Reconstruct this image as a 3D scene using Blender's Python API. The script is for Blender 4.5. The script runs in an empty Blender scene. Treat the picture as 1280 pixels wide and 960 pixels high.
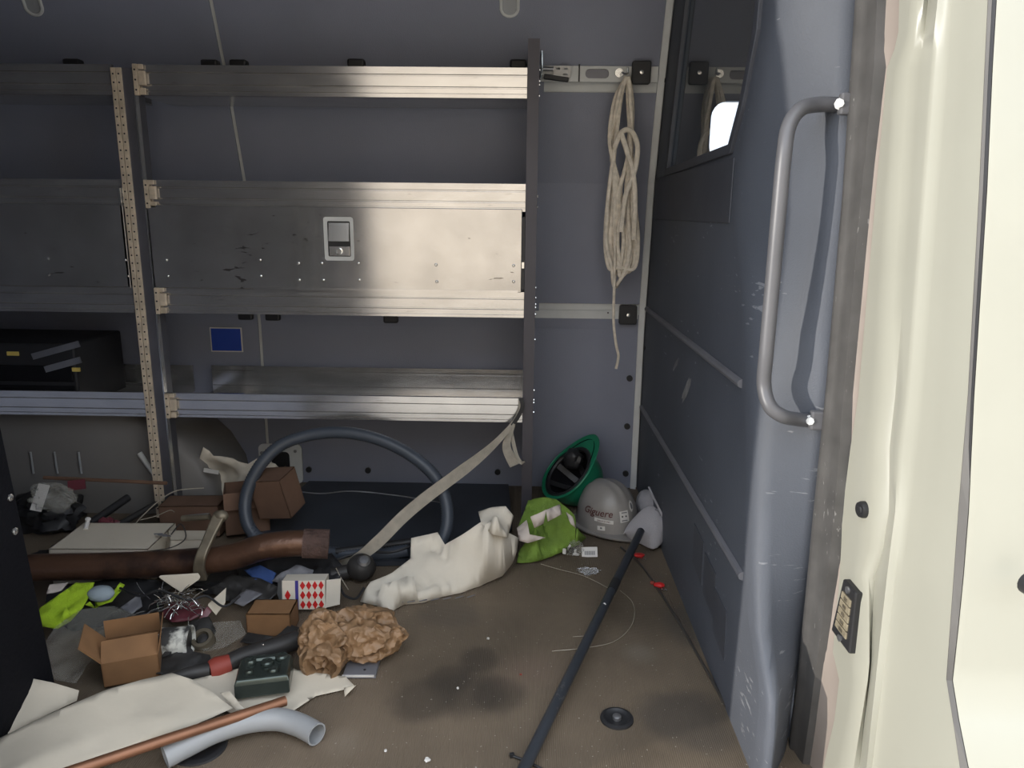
import bpy, bmesh, math, random
from mathutils import Vector, Matrix, noise
from mathutils.geometry import delaunay_2d_cdt
random.seed(7)
SC = bpy.context.scene
COL = SC.collection

# ------------------------------------------------------------------ camera
F = 924.0; PITCH = 13.0; YAW = 0.93; ROLL = 0.65
CAM = Vector((0, 0, 1.0))
ROT = (Matrix.Rotation(math.radians(YAW), 3, 'Z') @ Matrix.Rotation(math.radians(90 - PITCH), 3, 'X')
       @ Matrix.Rotation(math.radians(ROLL), 3, 'Z'))
cd = bpy.data.cameras.new('camera'); cd.sensor_width = 36; cd.lens = F / 1280 * 36; cd.clip_start = 0.02
co = bpy.data.objects.new('camera', cd); COL.objects.link(co)
co.matrix_world = Matrix.Translation(CAM) @ ROT.to_4x4()
SC.camera = co

# ------------------------------------------------------------------ world, sun, exposure
w = bpy.data.worlds.new('sky'); SC.world = w; w.use_nodes = True
bg = w.node_tree.nodes['Background']
bg.inputs[0].default_value = (0.88, 0.95, 1.05, 1); bg.inputs[1].default_value = 2.6
sl = bpy.data.lights.new('sun', 'SUN'); sl.energy = 2.7; sl.angle = math.radians(0.8); sl.color = (1.0, 0.93, 0.82)
so = bpy.data.objects.new('sun', sl); COL.objects.link(so)
so.rotation_euler = Vector((1.0, 0.46, -0.16)).to_track_quat('-Z', 'Y').to_euler()
vs = SC.view_settings
vs.view_transform = 'Standard'; vs.look = 'None'; vs.gamma = 1.0; vs.use_curve_mapping = False
vs.exposure = 0.22

# ------------------------------------------------------------------ helpers: points
def _ray(x, y): return ROT @ Vector(((x - 640) / F, (480 - y) / F, -1.0))
def _on(ax, v, x, y):
    d = _ray(x, y); return CAM + d * ((v - CAM[ax]) / d[ax])
def XP(x, y, X): return _on(0, X, x, y)      # point of the plane X = const
def YP(x, y, Y): return _on(1, Y, x, y)
def ZP(x, y, Z=0.0): return _on(2, Z, x, y)
def lerp(a, b, t): return a + (b - a) * t
def table(tab, v):
    if v <= tab[0][0]: return tab[0][1]
    for (a, p), (b, q) in zip(tab, tab[1:]):
        if v <= b: return lerp(p, q, (v - a) / (b - a))
    return tab[-1][1]
def smooth_path(pts, n=6, closed=False):
    pts = [Vector(p) for p in pts]; out = []
    m = len(pts)
    for i in range(m if closed else m - 1):
        if closed: a, b, c, d = pts[i - 1], pts[i], pts[(i + 1) % m], pts[(i + 2) % m]
        else: a, b, c, d = pts[max(i - 1, 0)], pts[i], pts[i + 1], pts[min(i + 2, m - 1)]
        for k in range(n):
            t = k / n
            out.append(0.5 * ((2 * b) + (c - a) * t + (2 * a - 5 * b + 4 * c - d) * t * t + (3 * b - a - 3 * c + d) * t ** 3))
    if not closed: out.append(pts[-1])
    return out
def resample(path, step):
    out = [path[0]]; acc = 0.0
    for a, b in zip(path, path[1:]):
        L = (b - a).length; pos = step - acc
        while pos <= L:
            out.append(a.lerp(b, pos / L)); pos += step
        acc = (acc + L) % step
    return out

# ------------------------------------------------------------------ helpers: shapes
class G:
    def __init__(s): s.v = []; s.f = []
    def add(s, vs, fs):
        n = len(s.v); s.v += [Vector(p) for p in vs]; s.f += [tuple(i + n for i in q) for q in fs]; return s
    def box(s, lo, hi, rot=None, piv=None):
        x0, y0, z0 = lo; x1, y1, z1 = hi
        vs = [Vector(p) for p in ((x0,y0,z0),(x1,y0,z0),(x1,y1,z0),(x0,y1,z0),(x0,y0,z1),(x1,y0,z1),(x1,y1,z1),(x0,y1,z1))]
        if rot is not None:
            p = Vector(piv) if piv is not None else (vs[0] + vs[6]) / 2
            vs = [p + rot @ (v - p) for v in vs]
        return s.add(vs, [(0,3,2,1),(4,5,6,7),(0,1,5,4),(1,2,6,5),(2,3,7,6),(3,0,4,7)])
    def obox(s, c, size, rot=None):
        h = Vector(size) / 2; c = Vector(c)
        return s.box(c - h, c + h, rot, c)
    def tube(s, path, r, seg=10, cap=True, closed=False):
        path = [Vector(p) for p in path]; n = len(path)
        rf = r if callable(r) else (lambda t: r)
        up = None; rings = []
        for i, p in enumerate(path):
            if closed: t = path[(i + 1) % n] - path[i - 1]
            else: t = path[min(i + 1, n - 1)] - path[max(i - 1, 0)]
            t.normalize()
            if up is None:
                up = t.orthogonal().normalized()
            up = (up - t * up.dot(t))
            if up.length < 1e-6: up = t.orthogonal()
            up.normalize(); sd = t.cross(up); rr = rf(i / max(n - 1, 1))
            rings.append([p + (up * math.cos(a) + sd * math.sin(a)) * rr for a in [2 * math.pi * k / seg for k in range(seg)]])
        vs = [q for R_ in rings for q in R_]; fs = []
        for i in range(n if closed else n - 1):
            j = (i + 1) % n
            for k in range(seg):
                l = (k + 1) % seg
                fs.append((i * seg + k, i * seg + l, j * seg + l, j * seg + k))
        if cap and not closed:
            fs.append(tuple(range(seg - 1, -1, -1))); fs.append(tuple((n - 1) * seg + k for k in range(seg)))
        return s.add(vs, fs)
    def hollow(s, path, r, wall, seg=16):
        path = [Vector(p) for p in path]; n0 = len(s.v)
        s.tube(path, r, seg, cap=False); n1 = len(s.v); m = len(path)
        s.tube(path[::-1], r - wall, seg, cap=False)
        # end rings: bridge nearest vertices
        for (oa, ob) in ((n0, n1 + (m - 1) * seg), (n0 + (m - 1) * seg, n1)):
            A = list(range(oa, oa + seg))
            B = [min(range(ob, ob + seg), key=lambda q: (s.v[q] - s.v[a]).length) for a in A]
            for k in range(seg):
                l = (k + 1) % seg
                if B[k] != B[l]: s.f.append((A[k], A[l], B[l], B[k]))
                else: s.f.append((A[k], A[l], B[l]))
        return s
    def loft(s, rows, closed=False):
        n = len(rows[0]); vs = [p for r in rows for p in r]; fs = []
        for i in range(len(rows) - 1):
            for k in range(n if closed else n - 1):
                l = (k + 1) % n
                fs.append((i * n + k, i * n + l, (i + 1) * n + l, (i + 1) * n + k))
        return s.add(vs, fs)
    def prism(s, prof, d):       # closed profile (list of points) swept along vector d
        n = len(prof); d = Vector(d); a = [Vector(p) for p in prof]
        return s.add(a + [p + d for p in a], [tuple(range(n - 1, -1, -1)), tuple(range(n, 2 * n))] +
                     [(k, (k + 1) % n, n + (k + 1) % n, n + k) for k in range(n)])
    def disc(s, c, nrm, r, th=0.002, seg=12):
        nrm = Vector(nrm).normalized(); c = Vector(c)
        return s.tube([c - nrm * th / 2, c + nrm * th / 2], r, seg)
    def lathe(s, prof, c, axis=(0, 0, 1), seg=24):
        axis = Vector(axis).normalized(); u = axis.orthogonal().normalized(); v = axis.cross(u); c = Vector(c)
        rows = [[c + axis * h + (u * math.cos(a) + v * math.sin(a)) * r for a in [2 * math.pi * k / seg for k in range(seg)]] for r, h in prof]
        return s.loft(rows, True)

def inside(p, poly):
    c = False; x, y = p; n = len(poly)
    for i in range(n):
        x1, y1 = poly[i][0], poly[i][1]; x2, y2 = poly[i - 1][0], poly[i - 1][1]
        if (y1 > y) != (y2 > y) and x < (x2 - x1) * (y - y1) / (y2 - y1) + x1: c = not c
    return c
def tri2d(outer, holes=(), step=None, jit=0.25):
    vs = []; es = []
    for loop in [outer] + list(holes):
        pts = []
        for i, p in enumerate(loop):
            q = loop[(i + 1) % len(loop)]; L = math.dist(p[:2], q[:2]); k = max(1, int(L / step)) if step else 1
            for j in range(k): pts.append((lerp(p[0], q[0], j / k), lerp(p[1], q[1], j / k)))
        n = len(vs); vs += pts; es += [(n + i, n + (i + 1) % len(pts)) for i in range(len(pts))]
    if step:
        xs = [p[0] for p in outer]; ys = [p[1] for p in outer]
        x = min(xs) + step / 2; row = 0
        while x < max(xs):
            y = min(ys) + step * (0.5 if row % 2 else 0.1)
            while y < max(ys):
                p = (x + random.uniform(-jit, jit) * step, y + random.uniform(-jit, jit) * step)
                if inside(p, outer) and not any(inside(p, h) for h in holes): vs.append(p)
                y += step
            x += step * 0.87; row += 1
    r = delaunay_2d_cdt([Vector(p) for p in vs], es, [], 0, 1e-6)
    V = [(p.x, p.y) for p in r[0]]; T = []
    for t in r[2]:
        c = (sum(V[i][0] for i in t) / len(t), sum(V[i][1] for i in t) / len(t))
        if inside(c, outer) and not any(inside(c, h) for h in holes): T.append(tuple(t))
    return V, T

ORG = {}
def wl(o): return ORG.get(o.name, Vector((0, 0, 0)))
def obj(name, g, mat, parent=None, smooth=False, bevel=0.0, solid=0.0, kind=None, label=None, angle=40, fix=True, sub=0):
    me = bpy.data.meshes.new(name)
    off = wl(parent) if parent else Vector((0, 0, 0))
    if not parent and g.v:
        xs = [v.x for v in g.v]; ys = [v.y for v in g.v]; zs = [v.z for v in g.v]
        off = Vector(((min(xs) + max(xs)) / 2, (min(ys) + max(ys)) / 2, min(zs)))
    me.from_pydata([tuple(v - off) for v in g.v], [], g.f)
    if fix:
        bm = bmesh.new(); bm.from_mesh(me); bmesh.ops.recalc_face_normals(bm, faces=bm.faces); bm.to_mesh(me); bm.free()
    o = bpy.data.objects.new(name, me); COL.objects.link(o)
    me.materials.append(mat)
    if parent: o.parent = parent
    else: o.location = off
    ORG[o.name] = off
    if smooth:
        me.polygons.foreach_set('use_smooth', [True] * len(me.polygons))
        if angle < 180: me.set_sharp_from_angle(angle=math.radians(angle))
    if solid:
        m = o.modifiers.new('thickness', 'SOLIDIFY'); m.thickness = solid; m.offset = -1
    if sub:
        m = o.modifiers.new('sub', 'SUBSURF'); m.levels = sub; m.render_levels = sub
    if bevel:
        m = o.modifiers.new('bevel', 'BEVEL'); m.width = bevel; m.segments = 2; m.limit_method = 'ANGLE'
    if kind: o['kind'] = kind
    if label: o['label'] = label
    return o
def tag(o, label, cat, group=None, kind=None):
    o['label'] = label; o['category'] = cat
    if group: o['group'] = group
    if kind: o['kind'] = kind
    return o
def thing(name, loc, label, cat, group=None):
    o = bpy.data.objects.new(name, None); COL.objects.link(o); o.empty_display_size = 0.05
    o.location = Vector(loc); ORG[o.name] = Vector(loc)
    return tag(o, label, cat, group)
def struct(o, label=None):
    o['kind'] = 'structure'
    if label: o['label'] = label
    return o
def share(name, src, loc, parent, rot=None):       # a further piece sharing mesh data; loc in world space
    o = bpy.data.objects.new(name, src.data); COL.objects.link(o); o.parent = parent
    o.location = Vector(loc) - wl(parent)
    if rot: o.rotation_euler = rot
    return o
def unit(name, g, mat, parent, loc, smooth=False, bevel=0, rot=None):   # mesh built round (0,0,0), then set down at loc
    me = bpy.data.meshes.new(name); me.from_pydata([tuple(v) for v in g.v], [], g.f)
    bm = bmesh.new(); bm.from_mesh(me); bmesh.ops.recalc_face_normals(bm, faces=bm.faces); bm.to_mesh(me); bm.free()
    me.materials.append(mat)
    if smooth:
        me.polygons.foreach_set('use_smooth', [True] * len(me.polygons)); me.set_sharp_from_angle(angle=math.radians(40))
    o = bpy.data.objects.new(name, me); COL.objects.link(o); o.parent = parent
    o.location = Vector(loc) - wl(parent)
    if rot: o.rotation_euler = rot
    return o

# ------------------------------------------------------------------ helpers: materials
def mat(name, col, rough=0.6, metal=0.0, var=0.12, scale=8.0, bump=0.0, bscale=60.0, col2=None, thr=(0.45, 0.65), spec=0.5,
        stretch=None, rvar=0.0):
    m = bpy.data.materials.new(name); m.use_nodes = True
    nt = m.node_tree; N = nt.nodes; L = nt.links; b = N['Principled BSDF']
    b.inputs['Roughness'].default_value = rough; b.inputs['Metallic'].default_value = metal
    b.inputs['Specular IOR Level'].default_value = spec
    tc = N.new('ShaderNodeTexCoord'); mp = N.new('ShaderNodeMapping'); L.new(tc.outputs['Object'], mp.inputs[0])
    if stretch: mp.inputs['Scale'].default_value = stretch
    n1 = N.new('ShaderNodeTexNoise'); n1.inputs['Scale'].default_value = scale; n1.inputs['Detail'].default_value = 6
    L.new(mp.outputs[0], n1.inputs['Vector'])
    cr = N.new('ShaderNodeValToRGB'); L.new(n1.outputs['Fac'], cr.inputs[0])
    c = Vector(col)
    if col2:
        cr.color_ramp.elements[0].position, cr.color_ramp.elements[1].position = thr
        cr.color_ramp.elements[0].color = (*c, 1); cr.color_ramp.elements[1].color = (*col2, 1)
    else:
        cr.color_ramp.elements[0].position = 0.3; cr.color_ramp.elements[1].position = 0.7
        cr.color_ramp.elements[0].color = (*(c * (1 - var)), 1); cr.color_ramp.elements[1].color = (*(c * (1 + var)), 1)
    L.new(cr.outputs[0], b.inputs['Base Color'])
    if rvar:
        mr = N.new('ShaderNodeMapRange'); mr.inputs['To Min'].default_value = rough - rvar; mr.inputs['To Max'].default_value = rough + rvar
        L.new(n1.outputs['Fac'], mr.inputs[0]); L.new(mr.outputs[0], b.inputs['Roughness'])
    if bump:
        n2 = N.new('ShaderNodeTexNoise'); n2.inputs['Scale'].default_value = bscale; n2.inputs['Detail'].default_value = 4
        L.new(mp.outputs[0], n2.inputs['Vector'])
        bp = N.new('ShaderNodeBump'); bp.inputs['Strength'].default_value = bump; bp.inputs['Distance'].default_value = 0.01
        L.new(n2.outputs['Fac'], bp.inputs['Height']); L.new(bp.outputs[0], b.inputs['Normal'])
    return m
def scratch(m, col, scale=(3, 40, 3), thr=0.7, wscale=30.0, amount=1.0):
    """thin worn streaks of another colour over a material"""
    nt = m.node_tree; N = nt.nodes; L = nt.links; b = N['Principled BSDF']
    src = b.inputs['Base Color'].links[0].from_socket
    tc = N.new('ShaderNodeTexCoord'); mp = N.new('ShaderNodeMapping'); mp.inputs['Scale'].default_value = scale
    mp.inputs['Rotation'].default_value = (0.2, 0.3, 0.4)
    L.new(tc.outputs['Object'], mp.inputs[0])
    n = N.new('ShaderNodeTexNoise'); n.inputs['Scale'].default_value = wscale; n.inputs['Detail'].default_value = 3
    L.new(mp.outputs[0], n.inputs['Vector'])
    n2 = N.new('ShaderNodeTexNoise'); n2.inputs['Scale'].default_value = 5; L.new(tc.outputs['Object'], n2.inputs['Vector'])
    mu = N.new('ShaderNodeMath'); mu.operation = 'MULTIPLY'; L.new(n.outputs['Fac'], mu.inputs[0])
    ad = N.new('ShaderNodeMath'); ad.operation = 'ADD'; ad.inputs[1].default_value = 0.5; L.new(n2.outputs['Fac'], ad.inputs[0])
    L.new(ad.outputs[0], mu.inputs[1])
    mr = N.new('ShaderNodeMapRange'); mr.inputs['From Min'].default_value = thr; mr.inputs['From Max'].default_value = thr + 0.05
    mr.inputs['To Max'].default_value = amount
    L.new(mu.outputs[0], mr.inputs[0])
    mx = N.new('ShaderNodeMix'); mx.data_type = 'RGBA'; L.new(mr.outputs[0], mx.inputs['Factor'])
    L.new(src, mx.inputs['A']); mx.inputs['B'].default_value = (*col, 1)
    L.new(mx.outputs['Result'], b.inputs['Base Color'])
    return m
def clear_mat(name, tint, alpha):
    m = bpy.data.materials.new(name); m.use_nodes = True; nt = m.node_tree; N = nt.nodes; L = nt.links
    out = N['Material Output']; b = N['Principled BSDF']
    b.inputs['Base Color'].default_value = (*tint, 1); b.inputs['Roughness'].default_value = 0.12
    tr = N.new('ShaderNodeBsdfTransparent'); mx = N.new('ShaderNodeMixShader'); mx.inputs[0].default_value = alpha
    L.new(tr.outputs[0], mx.inputs[1]); L.new(b.outputs[0], mx.inputs[2]); L.new(mx.outputs[0], out.inputs[0])
    return m
def glass_mat(name):
    m = bpy.data.materials.new(name); m.use_nodes = True; nt = m.node_tree; N = nt.nodes; L = nt.links
    out = N['Material Output']; N.remove(N['Principled BSDF'])
    tr = N.new('ShaderNodeBsdfTransparent'); tr.inputs[0].default_value = (0.82, 0.86, 0.88, 1)
    gl = N.new('ShaderNodeBsdfGlossy'); gl.inputs['Roughness'].default_value = 0.0
    fr = N.new('ShaderNodeFresnel'); fr.inputs[0].default_value = 2.6
    mx = N.new('ShaderNodeMixShader'); ge = N.new('ShaderNodeNewGeometry'); iv = N.new('ShaderNodeMath'); iv.operation = 'SUBTRACT'; iv.inputs[0].default_value = 1.0; L.new(ge.outputs['Backfacing'], iv.inputs[1]); ml_ = N.new('ShaderNodeMath'); ml_.operation = 'MULTIPLY'; L.new(fr.outputs[0], ml_.inputs[0]); L.new(iv.outputs[0], ml_.inputs[1]); L.new(ml_.outputs[0], mx.inputs[0]); L.new(tr.outputs[0], mx.inputs[1]); L.new(gl.outputs[0], mx.inputs[2])
    L.new(mx.outputs[0], out.inputs[0]); return m

M = {}
M['liner'] = mat('liner_panel', (0.225, 0.238, 0.30), 0.55, var=0.07, scale=3, bump=0.15, bscale=350)
M['bulk'] = scratch(mat('partition_plastic', (0.092, 0.101, 0.122), 0.55, var=0.10, scale=4, bump=0.12, bscale=300, spec=0.25), (0.42, 0.43, 0.45), (1, 2, 9), 0.73, 14, 0.35)
M['bulk_dark'] = mat('partition_shade_dark', (0.06, 0.064, 0.078), 0.6, bump=0.1, bscale=300)
M['metalwhite'] = mat('painted_metal_pale', (0.62, 0.63, 0.62), 0.45)
M['van'] = mat('van_white_paint', (0.36, 0.355, 0.30), 0.28, var=0.03, scale=5, col2=None)
M['vaninner'] = mat('van_paint_shaded', (0.30, 0.255, 0.225), 0.55, var=0.08)  # body paint with the inner face's shade put into the colour
M['seal'] = scratch(mat('rubber_seal', (0.075, 0.072, 0.070), 0.6, var=0.2, scale=20), (0.35, 0.34, 0.33), (6, 6, 2), 0.72, 30, 0.5)
M['black'] = mat('black_plastic', (0.018, 0.018, 0.02), 0.5)
M['blackpanel'] = mat('black_board', (0.006, 0.006, 0.008), 0.85, spec=0.15, bump=0.2, bscale=90)
M['alu'] = scratch(mat('brushed_aluminium', (0.62, 0.61, 0.60), 0.19, 0.84, var=0.12, scale=7, rvar=0.05, stretch=(1, 3, 3)), (0.34, 0.33, 0.31), (2, 9, 12), 0.72, 12, 0.5)
M['aludoor'] = scratch(mat('worn_aluminium_sheet', (0.58, 0.57, 0.56), 0.16, 0.84, var=0.18, scale=6, rvar=0.05), (0.10, 0.09, 0.08), (3, 5, 9), 0.71, 9, 0.8)
M['post'] = mat('dark_grey_steel', (0.065, 0.062, 0.075), 0.45, 0.3, var=0.1)
M['postside'] = mat('grey_steel_channel', (0.16, 0.16, 0.18), 0.4, 0.6)
M['tan'] = mat('yellowed_zinc', (0.62, 0.52, 0.40), 0.45, 0.15, var=0.2, scale=40)
M['chrome'] = mat('bright_zinc', (0.75, 0.75, 0.73), 0.22, 0.9)
M['steel'] = mat('grey_steel', (0.30, 0.30, 0.31), 0.35, 0.8, var=0.2)
M['rope'] = mat('cotton_rope', (0.70, 0.63, 0.53), 0.85, var=0.18, scale=60, bump=0.3, bscale=500)
M['handle'] = mat('grey_handle_paint', (0.12, 0.12, 0.13), 0.42, 0.1)
M['paper'] = mat('white_paper', (0.60, 0.54, 0.44), 0.85, var=0.05, scale=6, bump=0.12, bscale=30)
M['paperwhite'] = mat('bright_paper', (0.66, 0.61, 0.52), 0.85, var=0.06, scale=10, bump=0.1, bscale=40)
M['ink'] = mat('grey_print', (0.16, 0.16, 0.17), 0.8)
M['kraft'] = mat('brown_kraft_paper', (0.25, 0.15, 0.078), 0.5, var=0.22, scale=16, bump=0.35, bscale=45)
def creased(m, scale=30, k=1.0):
    nt = m.node_tree; N = nt.nodes; L = nt.links; b = N['Principled BSDF']
    tc = N.new('ShaderNodeTexCoord'); nz = N.new('ShaderNodeTexNoise'); nz.inputs['Scale'].default_value = 14
    L.new(tc.outputs['Object'], nz.inputs['Vector'])
    ad = N.new('ShaderNodeMixRGB'); ad.blend_type = 'LINEAR_LIGHT'; ad.inputs[0].default_value = .06
    L.new(tc.outputs['Object'], ad.inputs[1]); L.new(nz.outputs['Color'], ad.inputs[2])
    vo = N.new('ShaderNodeTexVoronoi'); vo.feature = 'F1'; vo.inputs['Scale'].default_value = scale; L.new(ad.outputs[0], vo.inputs['Vector'])
    bp = N.new('ShaderNodeBump'); bp.inputs['Strength'].default_value = k; bp.inputs['Distance'].default_value = .012
    L.new(vo.outputs['Distance'], bp.inputs['Height'])
    old = b.inputs['Normal'].links
    if old: L.new(old[0].from_socket, bp.inputs['Normal'])
    L.new(bp.outputs[0], b.inputs['Normal']); return m
creased(M['kraft'])
M['scrape'] = mat('bare_scrape', (0.24, 0.24, 0.24), 0.7, var=.3, scale=40)
M['card'] = mat('cardboard', (0.24, 0.125, 0.055), 0.85, var=0.14, scale=14)
M['carddark'] = mat('cardboard_dull', (0.15, 0.085, 0.055), 0.85, var=0.15, scale=14)
M['lime'] = mat('lime_fabric', (0.36, 0.54, 0.02), 0.85, var=0.22, scale=20, bump=0.4, bscale=300)
M['green'] = mat('leaf_green_fabric', (0.15, 0.25, 0.035), 0.8, var=0.35, scale=14, bump=0.3, bscale=200)
M['palegreen'] = mat('pale_pink_fabric', (0.62, 0.55, 0.50), 0.8, var=0.1)
M['hat'] = mat('grey_hat_shell', (0.27, 0.255, 0.24), 0.38, var=0.14, scale=12)
M['hatgreen'] = mat('green_hat_shell', (0.015, 0.20, 0.105), 0.35, var=0.1)
M['capgrey'] = mat('pale_grey_cloth', (0.37, 0.36, 0.38), 0.85, var=0.08, bump=0.3, bscale=300)
M['white'] = mat('sticker_white', (0.62, 0.60, 0.57), 0.5, var=0.04)
M['redink'] = mat('dark_red_print', (0.085, 0.022, 0.02), 0.5)
M['red'] = mat('red_plastic', (0.55, 0.02, 0.02), 0.4)
M['blue'] = mat('blue_label', (0.02, 0.06, 0.36), 0.5)
M['navy'] = mat('navy_band', (0.05, 0.04, 0.25), 0.6)
M['bluecloth'] = mat('dark_blue_cloth', (0.03, 0.07, 0.22), 0.8)
M['hose'] = mat('slate_hose', (0.055, 0.066, 0.085), 0.45, var=0.12)
M['pole'] = scratch(mat('dark_pole_paint', (0.030, 0.034, 0.042), 0.4, var=0.15), (0.10, 0.10, 0.10), (4, 4, 4), 0.70, 20, 0.6)
M['strap'] = mat('woven_strap', (0.47, 0.43, 0.36), 0.9, var=0.12, scale=40, bump=0.6, bscale=700)
M['rust'] = mat('rusty_brown_pipe', (0.125, 0.066, 0.042), 0.33, 0.5, var=0.25, scale=10, bump=0.2, bscale=60, col2=(0.035, 0.022, 0.020))
M['rustend'] = mat('scaly_rust', (0.10, 0.06, 0.05), 0.8, 0.1, var=.4, scale=30, bump=.6, bscale=120)
M['copper'] = mat('copper', (0.24, 0.112, 0.062), 0.42, 0.5, var=0.2, scale=12)
M['pvc'] = mat('grey_pvc', (0.30, 0.31, 0.32), 0.4, var=0.05)
M['galv'] = mat('dull_cast_metal', (0.17, 0.145, 0.105), 0.5, 0.5, var=0.3, scale=25)
M['boxmetal'] = mat('green_grey_cast', (0.075, 0.092, 0.082), 0.22, 0.6, var=0.2, scale=18)
M['plate'] = mat('slate_grey_plate', (0.15, 0.15, 0.165), 0.5)
M['clear'] = clear_mat('clear_plastic', (0.5, 0.49, 0.44), 0.24)
M['clear2'] = clear_mat('thin_clear_film', (0.75, 0.77, 0.8), 0.22)
M['glass'] = glass_mat('window_glass')
M['paint'] = mat('paint_smeared_tin', (0.05, 0.05, 0.05), 0.5, scale=22, col2=(0.66, 0.66, 0.60), thr=(0.40, 0.50))
M['amber'] = mat('pale_amber_lens', (0.25, 0.215, 0.15), 0.15, var=0.3, scale=60)
M['yellow'] = mat('yellow_tag', (0.62, 0.47, 0.12), 0.6)
M['wheelwell'] = mat('wheel_arch_grey', (0.17, 0.16, 0.15), 0.6, var=0.1, scale=3)
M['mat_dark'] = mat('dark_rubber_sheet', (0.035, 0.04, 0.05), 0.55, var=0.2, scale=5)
M['wire'] = mat('pale_wire', (0.42, 0.38, 0.31), 0.4, 0.4)
M['wiredark'] = mat('dark_wire', (0.05, 0.045, 0.04), 0.5)
M['bluegrey'] = mat('blue_grey_pad', (0.30, 0.36, 0.40), 0.8)
M['ground'] = mat('pale_concrete', (0.46, 0.42, 0.36), 0.9, var=0.1, scale=2)
M['edge_shade'] = mat('shaded_edge_grey', (0.10, 0.095, 0.09), 0.6)  # dark grey carries the shade on the panel edge
M['render'] = mat('tan_added_wall', (0.72, 0.60, 0.46), 0.9, var=0.06)  # colour of the unseen added wall
M['cab'] = mat('cab_trim', (0.06, 0.06, 0.07), 0.7)
M['redbrown'] = mat('brick_red', (0.28, 0.045, 0.03), 0.6)
M['greyd'] = mat('dark_tool_grey', (0.038, 0.036, 0.035), 0.5, 0.2, var=0.3, scale=30)
M['maroon'] = mat('maroon_wrap', (0.13, 0.03, 0.04), 0.4)
def floor_mat():
    m = mat('ribbed_floor_mat', (0.150, 0.115, 0.080), 0.7, var=0.30, scale=3.2)
    nt = m.node_tree; N = nt.nodes; L = nt.links; b = N['Principled BSDF']
    src = b.inputs['Base Color'].links[0].from_socket
    tc = N.new('ShaderNodeTexCoord'); geo = N.new('ShaderNodeNewGeometry')
    nz = N.new('ShaderNodeTexNoise'); nz.inputs['Scale'].default_value = 7; nz.inputs['Detail'].default_value = 5
    L.new(geo.outputs['Position'], nz.inputs['Vector'])
    def blob(px, py, r, col, k, soft=0.5):
        nonlocal src
        c = ZP(px, py)
        vm = N.new('ShaderNodeVectorMath'); vm.operation = 'DISTANCE'; L.new(geo.outputs['Position'], vm.inputs[0]); vm.inputs[1].default_value = c
        ma = N.new('ShaderNodeMath'); ma.operation = 'MULTIPLY_ADD'; L.new(nz.outputs['Fac'], ma.inputs[0]); ma.inputs[1].default_value = r * 0.9
        L.new(vm.outputs['Value'], ma.inputs[2])
        mr = N.new('ShaderNodeMapRange'); mr.interpolation_type = 'SMOOTHSTEP'
        mr.inputs['From Min'].default_value = r * (1.45 - soft); mr.inputs['From Max'].default_value = r * 1.45
        mr.inputs['To Min'].default_value = k; mr.inputs['To Max'].default_value = 0
        L.new(ma.outputs[0], mr.inputs[0])
        mx = N.new('ShaderNodeMix'); mx.data_type = 'RGBA'; L.new(mr.outputs[0], mx.inputs['Factor'])
        L.new(src, mx.inputs['A']); mx.inputs['B'].default_value = (*col, 1); src = mx.outputs['Result']
    for px, py, r in ((530, 870, .10), (590, 868, .10), (625, 870, .08), (598, 825, .06), (560, 850, .07)): blob(px, py, r, (0.045, 0.036, 0.028), 0.6)
    blob(660, 838, .11, (0.19, 0.13, 0.10), 0.4, 1.0); blob(800, 815, .06, (0.24, 0.21, 0.17), 0.4, 1.0); blob(430, 925, .06, (0.25, 0.21, 0.16), 0.4, 1.0)
    blob(860, 900, .12, (0.06, 0.052, 0.045), 0.6); blob(880, 780, .14, (0.06, 0.055, 0.05), 0.5); blob(560, 765, .1, (0.07, 0.06, 0.05), 0.4)
    # speckles of grit
    v = N.new('ShaderNodeTexNoise'); v.inputs['Scale'].default_value = 160; v.inputs['Detail'].default_value = 1
    L.new(geo.outputs['Position'], v.inputs['Vector'])
    mr = N.new('ShaderNodeMapRange'); mr.inputs['From Min'].default_value = 0.735; mr.inputs['From Max'].default_value = 0.77; L.new(v.outputs['Fac'], mr.inputs[0])
    mx = N.new('ShaderNodeMix'); mx.data_type = 'RGBA'; L.new(mr.outputs[0], mx.inputs['Factor']); L.new(src, mx.inputs['A']); mx.inputs['B'].default_value = (0.4, 0.37, 0.32, 1)
    L.new(mx.outputs['Result'], b.inputs['Base Color'])
    wv = N.new('ShaderNodeTexWave'); wv.inputs['Scale'].default_value = 75; wv.inputs['Distortion'].default_value = 0.3; wv.bands_direction = 'X'
    L.new(geo.outputs['Position'], wv.inputs['Vector'])
    bp = N.new('ShaderNodeBump'); bp.inputs['Strength'].default_value = 0.35; bp.inputs['Distance'].default_value = 0.004
    L.new(wv.outputs['Fac'], bp.inputs['Height']); L.new(bp.outputs[0], b.inputs['Normal'])
    return m
M['floor'] = floor_mat()

# ================================================================== THE SETTING
WALLY = [(0.0, 2.63), (0.6, 2.63), (1.1, 2.575), (1.4, 2.485), (1.67, 2.38), (1.92, 2.24)]
def wy(z): return table(WALLY, z)
BX = 0.43                                   # partition plane
RZ = 1.92                                   # roof height

struct(obj('floor', G().box((-3.0, 1.02, -0.04), (0.62, 2.72, 0.0)), M['floor']), 'brown ribbed rubber floor mat of the van')
struct(obj('ground', G().box((-9, -9, -0.70), (9, 0.80, -0.66)), M['ground']))
struct(obj('wall_outside_added', G().box((-7, -6.2, -0.7), (8, -6.0, 4.2)), M['render']), 'unseen tan wall added across the yard for the shelf reflections')  # unseen wall, added to dim and warm the shelf reflections
struct(obj('ceiling', G().box((-3.05, 0.98, RZ), (1.7, 2.75, RZ + 0.04)), M['liner']))
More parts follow.
